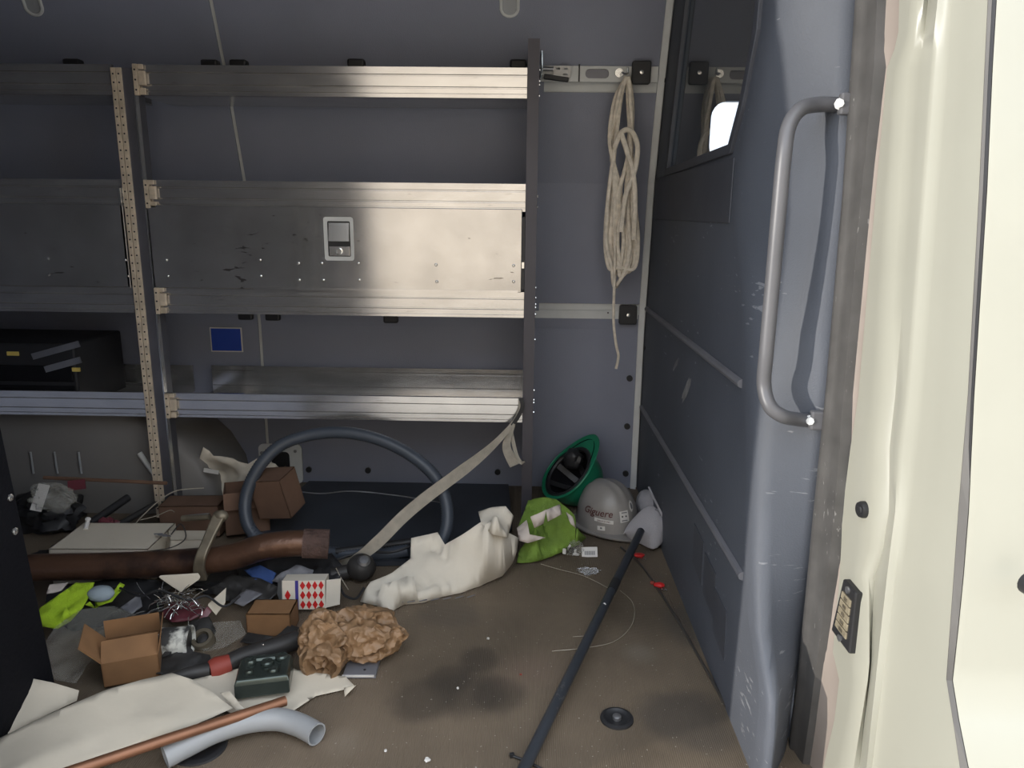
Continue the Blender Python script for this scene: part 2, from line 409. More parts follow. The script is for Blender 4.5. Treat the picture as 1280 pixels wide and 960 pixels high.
# far side wall: steel skin with separate liner panels on it
zs = [0.0, 0.3, 0.6, 0.85, 1.1, 1.25, 1.4, 1.53, 1.67, 1.8, 1.92]
def wallstrip(x0, x1, z0, z1, off, th=0.006):
    rows = []
    zz = [z0] + [z for z in zs if z0 < z < z1] + [z1]
    g = G()
    for z in zz: rows.append([Vector((x0, wy(z) - off, z)), Vector((x1, wy(z) - off, z)), Vector((x1, wy(z) - off + th, z)), Vector((x0, wy(z) - off + th, z))])
    n = len(rows); g.loft(rows, True); g.f.append((0, 1, 2, 3)); g.f.append(tuple(4 * (n - 1) + k for k in (3, 2, 1, 0)))
    return g
wall = struct(obj('wall_back', wallstrip(-3.0, 0.45, 0, RZ, -0.004, 0.05), M['metalwhite']), 'pale steel skin of the van side behind grey liner panels')
PX = -0.955
for (x0, x1, z0, z1) in ((-3.0, PX - 0.006, 0.0, RZ), (PX + 0.006, 0.05, 0, RZ), (0.05, 0.405, 0.0, 0.652), (0.05, 0.405, 0.692, 1.375), (0.05, 0.405, 1.425, RZ)):
    obj('liner_panel', wallstrip(x0, x1, z0, z1, 0.004), M['liner'], wall)
s0 = YP(637, 22, 2.41); s1 = YP(45, 20, 2.41); SLOTS = ((s0.x, s0.z + .06), (s1.x, s1.z + .06))
# rounded slots pressed into the panel tops, with pale rims
for (cx, cz) in SLOTS:
    loop = []
    for k in range(28):
        a = 2 * math.pi * k / 28; loop.append((0.026 * math.cos(a), 0.022 * math.sin(a) + (0.035 if math.sin(a) >= 0 else -0.035)))
    path = [Vector((cx + p[0], wy(cz + p[1]) - 0.007, cz + p[1])) for p in loop]
    r = obj('slot_rim', G().tube(path, 0.0048, 8, closed=True), M['metalwhite'], wall, smooth=True)
    g = G(); g.add([p + Vector((0, 0.002, 0)) for p in path], [tuple(range(28))]); obj('slot_back', g, M['pvc'], wall)
# plugs and clips in the panels
for (px, py) in ((386, 587), (460, 588), (540, 587), (622, 590), (787, 473), (784, 533), (782, 592)):
    p = YP(px, py, 2.622); obj('wall_plug', G().disc(p, (0, 1, 0), 0.011, 0.008), M['black'], wall, smooth=True)
for (px, py) in ((90, 77), (262, 78), (298, 78), (445, 77), (648, 78)):
    p = YP(px, py, 2.44); obj('rubber_clip', G().box((p.x - 0.026, p.y - 0.01, p.z - 0.02), (p.x + 0.026, wy(p.z) - 0.003, p.z + 0.008)), M['black'], wall, bevel=0.006)
for (px, py) in ((340, 397), (306, 396), (488, 400)):
    p = YP(px, py, 2.60); obj('rubber_clip', G().box((p.x - 0.026, p.y, p.z - 0.012), (p.x + 0.026, wy(p.z) - 0.003, p.z + 0.03)), M['black'], wall, bevel=0.006)
# pale steel plate with a hole low on the wall
a = YP(321, 556, 2.60); b = YP(378, 606, 2.60)
def rrect(x0, x1, z0, z1, r, n=5):
    out = []
    for (cx, cz, s) in ((x1 - r, z1 - r, 0), (x0 + r, z1 - r, 90), (x0 + r, z0 + r, 180), (x1 - r, z0 + r, 270)):
        for k in range(n + 1):
            t = math.radians(s + 90 * k / n); out.append((cx + r * math.cos(t), cz + r * math.sin(t)))
    return out
def plate(outer, holes, f, d, step=None):   # flat plate with holes; f maps (u,v) to space, d = thickness vector
    V, T = tri2d(outer, holes, step); g = G(); n = len(V); d = Vector(d)
    g.add([f(u, v) for u, v in V] + [f(u, v) + d for u, v in V], [t for t in T] + [tuple(i + n for i in t[::-1]) for t in T])
    cnt = {}
    for t in T:
        for i in range(len(t)):
            e = (t[i], t[(i + 1) % len(t)]); cnt[tuple(sorted(e))] = cnt.get(tuple(sorted(e)), 0) + 1
    g.f += [(i, j, j + n, i + n) for (i, j), c in cnt.items() if c == 1]
    return g
o = obj('wall_plate', plate(rrect(a.x, b.x, b.z, a.z, .02), [rrect(a.x + .045, a.x + .115, b.z + .05, a.z - .03, .015)], lambda u, v: Vector((u, 2.612, v)), (0, 0.006, 0)), M['metalwhite'], wall)
obj('plate_hole', G().box((a.x + .04, 2.6195, b.z + .045), (a.x + .12, 2.6215, a.z - .025)), M['black'], wall)
for (px, py) in ((369, 564), (327, 566)): obj('rivet', G().disc(YP(px, py, 2.61), (0, 1, 0), 0.006, 0.005), M['steel'], wall)
# pale corner trim between side wall and partition
g = G(); rows = []
for z in zs: rows.append([Vector((0.405, wy(z) - 0.012, z)), Vector((0.424, wy(z) - 0.018, z)), Vector((0.424, wy(z) + 0.01, z)), Vector((0.405, wy(z) + 0.01, z))])
g.loft(rows, True); struct(obj('trim_1', g, M['metalwhite']), 'pale vertical corner strip between side wall and partition')
# blue label on the wall
a = YP(262, 409, 2.62); b = YP(304, 440, 2.62)
st = tag(obj('wall_sticker', G().box((a.x, 2.6185, b.z), (b.x, 2.622, a.z)), M['white']), 'blue rectangular sticker with pale border on the liner between the shelves', 'sticker')
obj('print', G().box((a.x + .004, 2.6175, b.z + .004), (b.x - .004, 2.6183, a.z - .004)), M['blue'], st)

# ---- door jamb: rubber seal, inner flange, white pillar, front door (lofts over height)
# columns: image x of each crease at rows of image y, laid on planes of given X
ROWS = [-120, -60, 0, 40, 62, 85, 140, 240, 380, 495, 560, 600, 640, 685, 720, 780, 815, 828, 850, 900, 960, 1040]
COLS = {
 'seal_l': (0.536, [(-120, 1086), (0, 1072), (85, 1066), (240, 1057), (495, 1035), (640, 1019), (740, 1010), (830, 1001), (900, 992), (960, 985), (1040, 977)]),
 'seal_r': (0.540, [(-120, 1114), (0, 1103), (85, 1099), (240, 1083), (495, 1060), (640, 1049), (740, 1038), (830, 1026), (900, 1017), (960, 1008), (1040, 999)]),
 'lip': (0.548, [(-120, 1130), (0, 1124), (40, 1123), (62, 1118), (85, 1109), (240, 1095), (495, 1073), (560, 1063), (600, 1058), (640, 1053), (700, 1051), (740, 1048), (815, 1041), (828, 1044), (850, 1049), (900, 1043), (960, 1029), (1040, 1018)]),
 'g1': (0.546, [(-120, 1162), (0, 1150), (40, 1144), (85, 1127), (240, 1115), (495, 1103), (560, 1096), (640, 1094), (685, 1092), (720, 1080), (780, 1083), (830, 1084), (850, 1082), (960, 1062), (1040, 1050)]),
 'g2': (0.560, [(-120, 1172), (0, 1160), (85, 1150), (240, 1140), (495, 1119), (560, 1112), (640, 1111), (685, 1104), (720, 1094), (780, 1090), (830, 1088), (960, 1074), (1040, 1062)]),
 'g3': (0.541, [(-120, 1182), (0, 1172), (85, 1163), (240, 1151), (495, 1131), (560, 1122), (640, 1119), (700, 1111), (780, 1102), (960, 1083), (1040, 1074)]),
 'g4': (0.550, [(-120, 1190), (0, 1183), (85, 1178), (240, 1166), (495, 1146), (640, 1130), (740, 1116), (830, 1106), (960, 1090), (1040, 1082)]),
 'edge': (0.560, [(-120, 1242), (0, 1236), (85, 1232), (240, 1225), (495, 1211), (640, 1199), (740, 1192), (850, 1184), (880, 1185), (900, 1192), (960, 1201), (1040, 1208)]),
 'edge2': (0.566, [(-120, 1251), (0, 1246), (85, 1241), (240, 1234), (495, 1218), (640, 1211), (740, 1203), (850, 1191), (880, 1192), (900, 1199), (960, 1211), (1040, 1219)]),
}
def colpt(c, y):
    X, tab = COLS[c]; return XP(table(tab, y), y, X)
SEALY = sorted((colpt('seal_l', y).z, colpt('seal_l', y).y) for y in ROWS)
# ---- partition (right): flat plate with window hole plus the outer part that turns towards the door
CREASE = [(0.0, 1.13), (0.13, 1.13), (0.18, 1.14), (0.26, 1.23), (0.37, 1.28), (0.66, 1.36), (0.8, 1.41), (0.9, 1.47), (1.0, 1.53), (1.1, 1.53), (1.2, 1.49), (1.34, 1.43), (1.92, 1.43)]
def yc(z): return table(CREASE, z) + 0.04
win = [(2.355, 1.125), (1.63, 1.135), (1.565, 1.215), (1.505, 1.34), (1.50, 1.62), (1.56, 1.68), (2.12, 1.68), (2.20, 1.60), (2.30, 1.30)]
# left line of the partition follows the side wall
outer = [(yc(z), z) for z in (0, .13, .18, .22, .26, .31, .37, .48, .66, .8, .9, 1.0, 1.1, 1.2, 1.34, 1.5, 1.7, RZ)] + [(wy(z) + 0.004, z) for z in zs[::-1]]
part = struct(obj('wall_right', plate(outer, [win], lambda u, v: Vector((BX, u, v)), (0.02, 0, 0), step=0.12), M['bulk'], angle=30), 'scuffed blue grey plastic partition towards the cab')
rows = []
zz = [0, .06, .13, .155, .18, .22, .26, .31, .37, .48, .57, .66, .73, .8, .85, .9, .95, 1.0, 1.05, 1.1, 1.15, 1.2, 1.27, 1.34, 1.5, 1.7, RZ]
for z in zz:
    c = yc(z); e = table(SEALY, z) + .004
    row = [Vector((BX, c, z)), Vector((BX + .002, c - .03, z)), Vector((BX + .010, c - .06, z))]
    for t in (0.3, 0.5, 0.7, 0.85, 1.0):
        w_ = 0.010 * math.sin(t * math.pi) if z > 0.75 else 0.004 * math.sin(t * math.pi * 2)
        row.append(Vector((lerp(BX + .010, 0.530, t) - w_, lerp(c - .06, e, t), z)))
    row.append(Vector((0.56, e + .012, z)))
    rows.append(row)
obj('partition_edge', G().loft(rows), M['bulk'], part, smooth=True, solid=0.0, fix=False, angle=180)
# long raised beads across the partition, lower kick panel, sunk strips
for z in (0.678, 0.321):
    path = [Vector((BX - 0.001, y, z)) for y in (2.60, 2.2, 1.8, yc(z) + .02)]
    obj('bead', G().tube(path, 0.009, 8), M['plate'], part, smooth=True)
obj('under_window_shade', G().box((BX - 0.004, 1.60, 0.985), (BX, 2.555, 1.118)), M['bulk_dark'], part, bevel=0.002)  # shade below the window put in as a darker slab
# louvre slots low on the partition
for (px, py, L_, ww) in ((868, 640, .16, .022), (892, 700, .15, .02), (885, 660, .2, .02)):
    pass
for k, (y0, z0) in enumerate(((1.72, 0.255), (1.60, 0.235), (1.50, 0.20))):
    obj('scuff_pad', G().prism([(BX - .0015, y0, z0), (BX - .0015, y0 - .10, z0 - .004), (BX - .0015, y0 - .11, z0 - .11), (BX - .0015, y0 - .01, z0 - .10)], (0.0014, 0, 0)), M['bulk_dark'], part)
for (px, py) in ((831, 100), (803, 250), (799, 300), (806, 435)):
    obj('rivet', G().disc(XP(px, py, BX - .001), (1, 0, 0), 0.007, 0.004), M['black'], part)
# window: rubber frame and pane
def inset(poly, k):
    cx = sum(p[0] for p in poly) / len(poly); cy = sum(p[1] for p in poly) / len(poly)
    return [(cx + (p[0] - cx) * (1 - k), cy + (p[1] - cy) * (1 - k)) for p in poly]
wn = struct(obj('window_1', plate(inset(win, -0.03), [inset(win, 0.045)], lambda u, v: Vector((BX - 0.008, u, v)), (0.012, 0, 0)), M['bulk_dark'], bevel=0.002), 'slanted cab window in the partition with dark frame')
obj('pane', plate(inset(win, 0.03), [], lambda u, v: Vector((BX + 0.006, u, v)), (0.004, 0, 0)), M['glass'], wn)
# scuffs: pale scraped marks, each a thin flake of bare plastic
for (px, py, l, h, an) in ((858, 487, .15, .035, -.75), (950, 745, .07, .018, -.9), (845, 455, .1, .02, -.6)):
    c = XP(px, py, BX - .0008); R_ = Matrix.Rotation(an, 3, 'X')
    pts = []
    for k in range(14):
        a = 2 * math.pi * k / 14; r = random.uniform(.6, 1); pts.append(c + R_ @ Vector((0, l / 2 * r * math.cos(a), h / 2 * r * math.sin(a))))
    g = G(); g.add(pts, [tuple(range(14))]); 
    if px != 950: obj('scrape_mark', g, M['scrape'], part)

# cab beyond the partition: far wall with its side window, floor, front
cw = plate([(0.46, 0.1), (1.7, 0.1), (1.7, RZ), (0.46, RZ)], [rrect(0.585, 1.5, 1.17, 1.355, 0.05)], lambda u, v: Vector((u, 2.50, v)), (0, 0.03, 0))
struct(obj('wall_cab_side', cw, M['cab']))
struct(obj('wall_cab_front', G().box((1.70, 0.95, 0.0), (1.73, 2.55, RZ)), M['cab']))
struct(obj('floor_cab', G().box((0.62, 0.95, 0.05), (1.7, 2.55, 0.08)), M['cab']))

# seal: a round rubber section
path_c = [(colpt('seal_l', y) + colpt('seal_r', y)) / 2 for y in ROWS]
wid = [(colpt('seal_l', y) - colpt('seal_r', y)).length for y in ROWS]
rows = []
for y in ROWS:
    A = colpt('seal_l', y); B = colpt('seal_r', y); d = B - A
    rows.append([A + Vector((0.02, 0, 0)), A + d * .03 + Vector((-.004, 0, 0)), A + d * .18 + Vector((-.011, 0, 0)), A + d * .38 + Vector((-.014, 0, 0)), A + d * .45 + Vector((-.009, 0, 0)), A + d * .7 + Vector((-.008, 0, 0)), A + d * .95 + Vector((-.006, 0, 0)), B + Vector((0.02, 0, 0))])
struct(obj('trim_2', G().loft(rows), M['seal'], smooth=True, fix=False, angle=60), 'dark rubber door seal along the pillar')
rows = []
for y in ROWS:
    A = colpt('seal_r', y) + Vector((0.004, 0.01, 0)); B = colpt('lip', y)
    rows.append([A, B + (A - B) * .5 + Vector((0.006, 0, 0)), B + Vector((0.005, 0.004, 0))])
jamb = struct(obj('trim_3', G().loft(rows), M['vaninner'], smooth=True, fix=False), 'inner flange of the door pillar with shade put into its tan')
rows = []
for y in ROWS:
    lp = colpt('lip', y); L_ = [lp + Vector((0.012, 0.002, 0)), lp]
    g1, g2, g3, g4, e = (colpt(c, y) for c in ('g1', 'g2', 'g3', 'g4', 'edge'))
    L_ += [lp.lerp(g1, .5), lp.lerp(g1, .85), g1.lerp(g2, .3) + Vector((.002, 0, 0)), g2, g3, g3.lerp(g4, .5) + Vector((-.001, 0, 0)), g4, g4.lerp(e, .12) + Vector((.002, 0, 0)), g4.lerp(e, .5), g4.lerp(e, .93), e, e + Vector((0.012, 0.04, 0))]
    rows.append(L_)
pillar = struct(obj('wall_pillar', G().loft(rows), M['van'], smooth=True, fix=False, angle=50), 'white painted door pillar with pressed ribs')
# dark gap and the front door skin
rows = []; rowsb = []
for y in ROWS:
    e = colpt('edge', y); f2 = colpt('edge2', y); k = 0.5 * max(0.0, min(1, (600 - y) / 60)); m_ = f2.lerp(e, k)
    rows.append([e + Vector((.004, .012, 0)), e + Vector((-.0015, -.001, 0)), m_ + Vector((-.0015, -.001, 0)), m_ + Vector((.014, .02, 0))])
    rowsb.append([m_ + Vector((.004, .012, 0)), m_ + Vector((-.001, -.0005, 0)), f2 + Vector((-.0005, .0005, 0)), f2 + Vector((.03, .03, 0))])
struct(obj('trim_4', G().loft(rows), M['edge_shade'], fix=False), 'edge face painted shade grey between pillar and front door')
struct(obj('trim_5', G().loft(rowsb), M['black'], fix=False), 'black strip in the gap beside the front door')  # black strip set into the gap
rows = []
for y in ROWS:
    f2 = colpt('edge2', y)
    rows.append([f2 + Vector((0.03, 0.04, 0)), f2 + Vector((0.004, 0.004, 0)), f2, f2 + Vector((0.008, -.004, 0)), f2 + Vector((0.5, -0.02, 0)), f2 + Vector((1.1, -.02, 0))])
fd = struct(obj('door_1', G().loft(rows), M['van'], smooth=True, fix=False, angle=60), 'white front door skin beside the pillar')
c = XP(1289, 731, 0.62); obj('door_plug', G().disc((c.x, c.y - .0, c.z), (0.2, -1, 0), 0.014, 0.012, 16), M['black'], fd, smooth=True)
# sill below the pillar and the near wall behind the opening, rear end
struct(obj('sill', G().box((-0.75, 0.90, -0.30), (0.62, 1.05, -0.02)), M['van']))
nw = [(0.78, -0.1), (0.76, 0.5), (0.79, 1.0), (0.86, 1.5), (0.95, RZ)]
rows = [[Vector((-3.0, y, z)), Vector((-0.77, y, z)), Vector((-0.75, y + .01, z)), Vector((-0.75, y + .09, z)), Vector((-0.77, y + .10, z)), Vector((-3.0, y + .10, z))] for y, z in nw]
struct(obj('wall_front', G().loft(rows, True), M['liner'], smooth=True))
struct(obj('wall_rear', G().box((-3.05, 0.7, -0.1), (-3.0, 2.75, RZ)), M['liner']))
struct(obj('trim_6', G().box((-0.76, 1.02, RZ - .16), (0.6, 1.12, RZ)), M['liner']))

# ---- wheel arch at the left
g = G(); c0 = YP(130, 660, 2.30)
rows = []
for x, ph in ((-2.15, 1), (-1.32, 1), (-1.20, 1)):
    pass
wx0, wx1 = -2.35, -1.02
prof = []
for k in range(15):
    t = math.pi * k / 14; prof.append((lerp(wx0, wx1, 0.5 - 0.5 * math.cos(t)) , 0.02 + 0.36 * min(1, math.sin(t) * 1.15)))
rows = [[Vector((x, y, max(0.0, z - dz))) for x, z in prof] for y, dz in ((2.62, 0), (2.36, 0.0), (2.325, 0.012), (2.31, 0.04), (2.305, 0.4))]
wa = struct(obj('wheel_arch', G().loft(rows), M['wheelwell'], smooth=True, fix=False, angle=180), 'rounded grey wheel arch below the shelves')
for k, px in enumerate((38, 68, 98)):
    a = YP(px, 565, 2.30); b = YP(px + 4, 592, 2.30); obj('rib', G().tube([a, b], 0.0035, 8), M['pvc'], wa, smooth=True)
path = [YP(x, y, 2.298) for x, y in ((174, 566), (184, 580), (194, 595), (201, 612))]
obj('edge_bead', G().tube(smooth_path(path), 0.009, 8), M['metalwhite'], wa, smooth=True)

# tie-down wells in the floor
for (px, py, r) in ((771, 899, .034), (250, 935, .05)):
    c = ZP(px, py); fl = bpy.data.objects['floor']
    g = G().lathe([(r, 0.0005), (r * .98, .004), (r * .8, .006), (r * .72, .004), (r * .6, .0012), (0.0001, .001)], c, seg=28)
    o = obj('floor_cup', g, M['black'], fl, smooth=True)
    obj('cup_bolt', G().lathe([(.009, .001), (.009, .008), (.006, .010), (.0001, .010)], c, seg=12), M['steel'] if r < .04 else M['rust'], o, smooth=True)

# ================================================================== SHELVING
FY = 2.24
def lip_profile(z0, z1, y, t=0.004, flip=False):
    h = z1 - z0; s = -1 if flip else 1
    pr = [(0.012, 0.0), (0.0, 0.0), (0.0, .10), (.004, .11), (.004, .135), (0.0, .145), (0.0, .30), (.006, .32), (.006, .35), (0.0, .37), (0.0, .70), (.006, .72), (.006, .75), (0.0, .77), (0.0, 1.0), (.012, 1.0)]
    return [Vector((0, y + a * s, z0 + b * h)) for a, b in pr]
def tray(name, x0, x1, z0, z1, yb, zb1, parent):
    g = G(); pr = lip_profile(z0, z1, FY)
    g.prism([p + Vector((x0, 0, 0)) for p in pr], (x1 - x0, 0, 0))
    o = obj(name, g, M['alu'], parent, label=None)
    obj('tray_bottom', G().box((x0, FY + .005, z0), (x1, yb, z0 + .004)), M['alu'], o)
    g = G(); pr = [Vector((x0, yb - a, z0 + b * (zb1 - z0))) for a, b in ((-.004, 0), (0, 0), (0, .18), (.004, .2), (.004, .25), (0, .27), (0, .75), (.004, .77), (.004, .82), (0, .84), (0, 1), (-.004, 1))]
    g.prism(pr, (x1 - x0, 0, 0)); obj('back_lip', g, M['alu'], o)
    return o
U = thing('shelf_unit', (-0.57, FY, 0), 'aluminium shelf unit with drop door and latch beside the hanging rope', 'shelf unit')
U2 = thing('shelf_unit', (-1.9, FY, 0), 'dim aluminium shelf unit at the left holding the black cases', 'shelf unit')
LV = [(1.320, 1.402, 2.46, 1.372), (1.005, 1.084, 2.55, 1.07), (0.690, 0.768, 2.575, 0.755), (0.359, 0.437, 2.585, 0.455)]
for i, (z0, z1, yb, zb) in enumerate(LV):
    tray('shelf_tray', -1.125, -0.003, z0, z1, yb, zb, U)
    tray('shelf_tray', -2.85, -1.192, z0, z1, yb, zb, U2)
# right end panel
ep = obj('end_panel', G().box((-0.002, FY - .004, 0.0), (0.031, FY + .002, 1.478)), M['post'], U)
prof = [Vector((0.027, FY + .001, 0)), Vector((0.027, FY + .001, 1.478))] + [Vector((0.027, wy(z) - .02, z)) for z in (1.478, 1.4, 1.1, .6, 0.0)]
obj('web', G().prism(prof, (0.003, 0, 0)), M['post'], ep)
rv = G().disc((0, 0, 0), (1, 0, .0), 0.0042, 0.004, 8)
r0 = None
for (z, y) in [(zc + dz, FY + dy) for zc in (1.37, 1.33, 1.02, .75, .72, .70, .43, .39) for dz, dy in ((0, .012), (.03, .016))] + [(0.62, FY + .02)]:
    if r0 is None: r0 = unit('rivet', rv, M['chrome'], ep, (0.032, y, z))
    else: share('rivet', r0, (0.032, y, z), ep)
# left posts: two perforated flanges side by side, then the channel
def perforated(name, x0, x1, parent, n=58):
    o = obj(name, G().box((x0, FY - .012, 0.02), (x1, FY - .004, 1.392)), M['tan'], parent, bevel=.001)
    g = G()
    for k in range(n): g.disc(((x0 + x1) / 2, FY - .0122, 1.375 - k * .0232), (0, 1, 0), 0.0026, 0.0014, 8)
    obj('perforations', g, M['black'], o, kind='stuff'); return o
perforated('post', -1.190, -1.176, U2)
pp = perforated('post', -1.174, -1.160, U)
obj('channel', G().box((-1.160, FY - .006, 0.0), (-1.128, FY + .05, 1.392)), M['postside'], pp)
obj('channel_edge', G().box((-1.130, FY - .009, 0.0), (-1.126, FY + .01, 1.392)), M['chrome'], pp)
if 0: obj('web', G().prism([Vector((-1.158, FY + .05, 0)), Vector((-1.158, FY + .05, 1.392))] + [Vector((-1.158, wy(z) - .02, z)) for z in (1.392, 1.1, .6, 0)], (0.003, 0, 0)), M['postside'], pp)
obj('stiffener', G().box((-1.204, FY - .010, .765), (-1.199, FY - .004, 1.06)), M['chrome'], U2)
for (z0, z1, _, _) in LV:
    b_ = obj('bracket', G().box((-1.126, FY - .013, z0 - .002), (-1.113, FY - .002, z1)), M['tan'], U, bevel=.001)
    for k in range(3): obj('hole', G().disc((-1.1195, FY - .0135, lerp(z0, z1, .15 + .33 * k)), (0, 1, 0), .0028, .0012, 8), M['black'], b_)
    obj('bracket_clip', G().box((-1.112, FY - .014, lerp(z0, z1, .30)), (-1.092, FY - .002, lerp(z0, z1, .78))), M['tan'], b_, bevel=.002)
    obj('bracket_clip', G().box((-1.112, FY - .010, z0), (-1.096, FY - .002, lerp(z0, z1, .22))), M['tan'], b_, bevel=.001)
    obj('bracket_clip', G().box((-1.112, FY - .010, lerp(z0, z1, .84)), (-1.098, FY - .002, z1)), M['tan'], b_, bevel=.001)
# drop door with latch
dx0, dx1, dz0, dz1 = -1.122, -0.012, 0.768, 1.012
door = obj('drop_door', G().box((dx0, FY - .010, dz0), (dx1, FY - .001, dz1)), M['aludoor'], U, bevel=.0015)
obj('door_hem', G().box((-0.82, FY - .0125, dz0 - .001), (dx1 - .01, FY - .010, dz0 + .006)), M['alu'], door)
A = YP(404, 271, FY - .011); B = YP(443, 326, FY - .011)
la = obj('latch', plate(rrect(A.x, B.x, B.z, A.z, .008), [rrect(A.x + .011, B.x - .009, B.z + .012, A.z - .012, .004)], lambda u, v: Vector((u, FY - .0135, v)), (0, .0035, 0)), M['metalwhite'], door)
obj('latch_recess', G().box((A.x + .010, FY - .0118, B.z + .011), (B.x - .008, FY - .0105, A.z - .011)), M['black'], la)
obj('paddle', G().prism([Vector((A.x + .015, FY - .0125, A.z - .017)), Vector((A.x + .015, FY - .022, A.z - .070)), Vector((A.x + .015, FY - .012, A.z - .074))], (B.x - A.x - .027, 0, 0)), M['chrome'], la)
cx = (A.x + B.x) / 2
obj('lock_plate', G().box((A.x + .014, FY - .0135, B.z + .014), (B.x - .012, FY - .0115, B.z + .042)), M['alu'], la, bevel=.001)
obj('lock_cylinder', G().lathe([(.0105, 0), (.0105, .004), (.008, .005), (.0075, .0035), (.0001, .0035)], (cx, FY - .0132, B.z + .028), (0, -1, 0), 16), M['chrome'], la, smooth=True)
r0 = None
for (px, py) in ((208, 325), (210, 345), (325, 325), (326, 345), (373, 329), (374, 350), (402, 329), (404, 350), (448, 329), (449, 350), (545, 331), (546, 352), (642, 332), (642, 352)):
    p = YP(px, py, FY - .0108)
    if r0 is None: r0 = unit('rivet', G().lathe([(.0048, 0), (.0042, -.002), (.002, -.003), (.0001, -.003)], (0, 0, 0), (0, 1, 0), 10), M['chrome'], door, p)
    else: share('rivet', r0, p, door)
obj('side_stop', G().box((-0.012, FY - .006, .775), (-0.003, FY - .0, .99)), M['black'], U)
obj('stop_tab', G().box((-0.011, FY - .009, .840), (-0.004, FY - .006, .858)), M['chrome'], U)
d2 = obj('drop_door', G().box((-2.84, FY - .010, dz0), (-1.196, FY - .001, dz1)), M['aludoor'], U2, bevel=.0015)
for (px, py) in ((157, 325), (160, 345), (60, 323), (61, 343)): share('rivet', r0, YP(px, py, FY - .0108), d2)

# ---- black cases on the low left shelf
cs = thing('tool_case', YP(50, 500, 2.42), 'black hinged tool case with yellow tags on the dim left shelf', 'case')
zb = 0.364
body = obj('case_body', G().box((-2.10, 2.27, zb), (-1.42, 2.55, zb + .22)), M['black'], cs, bevel=.006)
for (px, py, w_) in ((16, 442, 15), (33, 461, 15), (93, 462, 13)):
    p = YP(px, py, 2.266); obj('tag_label', G().box((p.x - .018, 2.264, p.z - .006), (p.x + .018, 2.269, p.z + .006)), M['yellow'], cs)
for (p0, p1) in (((40, 446), (98, 430)), ((56, 462), (100, 450))):
    a = YP(*p0, 2.26); b = YP(*p1, 2.262); d = (b - a); n = Vector((-d.z, 0, d.x)).normalized() * .010
    obj('hinge_arm', G().prism([a - n, b - n, b + n, a + n], (0, .006, 0)), M['steel'], cs)
obj('drawer_front', G().box((-2.09, 2.262, zb + .012), (-1.43, 2.27, zb + .085)), M['blackpanel'], cs, bevel=.004)
obj('drawer_front', G().box((-2.09, 2.262, zb + .098), (-1.43, 2.27, zb + .15)), M['blackpanel'], cs, bevel=.004)

# ---- rail pieces beside the shelf on the wall
WY1 = wy(1.44) - 0.014
a = YP(676, 82, WY1); b = YP(822, 103, WY1)
rail = thing('wall_rail', (0.24, WY1, b.z), 'pale slotted steel rail on the wall above the hanging rope', 'rail')
sA = YP(732, 86, WY1); sB = YP(761, 98, WY1)
obj('rail_plate', plate([(0.036, b.z), (0.402, b.z), (0.402, a.z), (0.036, a.z)], [rrect(sA.x, sB.x, sB.z, sA.z, .012)], lambda u, v: Vector((u, WY1, v)), (0, .006, 0)), M['metalwhite'], rail)
obj('slot_back', G().box((sA.x - .005, WY1 + .007, sB.z - .004), (sB.x + .005, WY1 + .009, sA.z + .004)), M['postside'], rail)
c = YP(724, 92, WY1 - .003); obj('divider', G().box((c.x - .002, WY1 - .006, b.z), (c.x + .002, WY1, a.z + .004)), M['black'], rail)
bk = thing('strap_buckle', YP(692, 100, WY1 - .03), 'small white perforated buckle clipped on the rail next to the shelf post', 'buckle')
a1 = YP(692, 82, WY1 - .02); b1 = YP(713, 97, WY1 - .02)
obj('buckle_plate', plate(rrect(a1.x, b1.x, b1.z, a1.z, .004), [rrect(a1.x + .008, a1.x + .02, a1.z - .012, a1.z - .006, .002), rrect(b1.x - .02, b1.x - .008, a1.z - .012, a1.z - .006, .002), rrect(a1.x + .03, b1.x - .008, b1.z + .006, b1.z + .012, .002)], lambda u, v: Vector((u, WY1 - .02, v)), (0, .004, 0)), M['white'], bk)
obj('buckle_lever', G().box((a1.x - .03, WY1 - .022, b1.z - .008), (b1.x - .005, WY1 - .006, b1.z + .006), Matrix.Rotation(.12, 3, 'Y')), M['black'], bk, bevel=.003)
obj('buckle_hook', G().tube([Vector((.038, WY1 - .012, b.z + .004)), Vector((.042, WY1 - .02, b.z + .03)), Vector((.040, WY1 - .02, b.z + .085))], .0032, 8), M['chrome'], bk, smooth=True)
obj('buckle_wire', G().tube([Vector((.045, WY1 - .014, b.z + .035)), Vector((a1.x, WY1 - .014, b.z + .035))], .006, 8), M['steel'], bk, smooth=True)
def pad(name, px0, py0, px1, py1, Y, label):
    a = YP(px0, py0, Y); b = YP(px1, py1, Y)
    t = thing(name, ((a.x + b.x) / 2, Y, b.z), label, 'pad')
    obj('block', G().prism([Vector((u, Y - .018, v)) for u, v in rrect(a.x, b.x, b.z, a.z, .007)], (0, .02, 0)), M['black'], t, bevel=.003)
    obj('bolt', G().lathe([(.007, 0), (.006, .004), (.0001, .005)], ((a.x + b.x) / 2, Y - .018, (a.z + b.z) / 2), (0, -1, 0), 12), M['chrome'], t, smooth=True)
pad('mounting_pad', 790, 77, 812, 106, WY1 - .003, 'black square pad with bolt on the upper rail by the partition')
pad('mounting_pad', 774, 381, 795, 405, 2.615, 'black square pad with bolt on the lower pale strip')
a = YP(668, 387, 2.622); b = YP(802, 399, 2.622)
lr = tag(obj('wall_strip', G().box((0.036, 2.619, b.z), (0.402, 2.624, a.z)), M['metalwhite']), 'flat pale steel strip across the wall below the rope', 'strip')
obj('hole', G().disc(YP(760, 391, 2.6185), (0, 1, 0), .003, .002, 8), M['black'], lr)
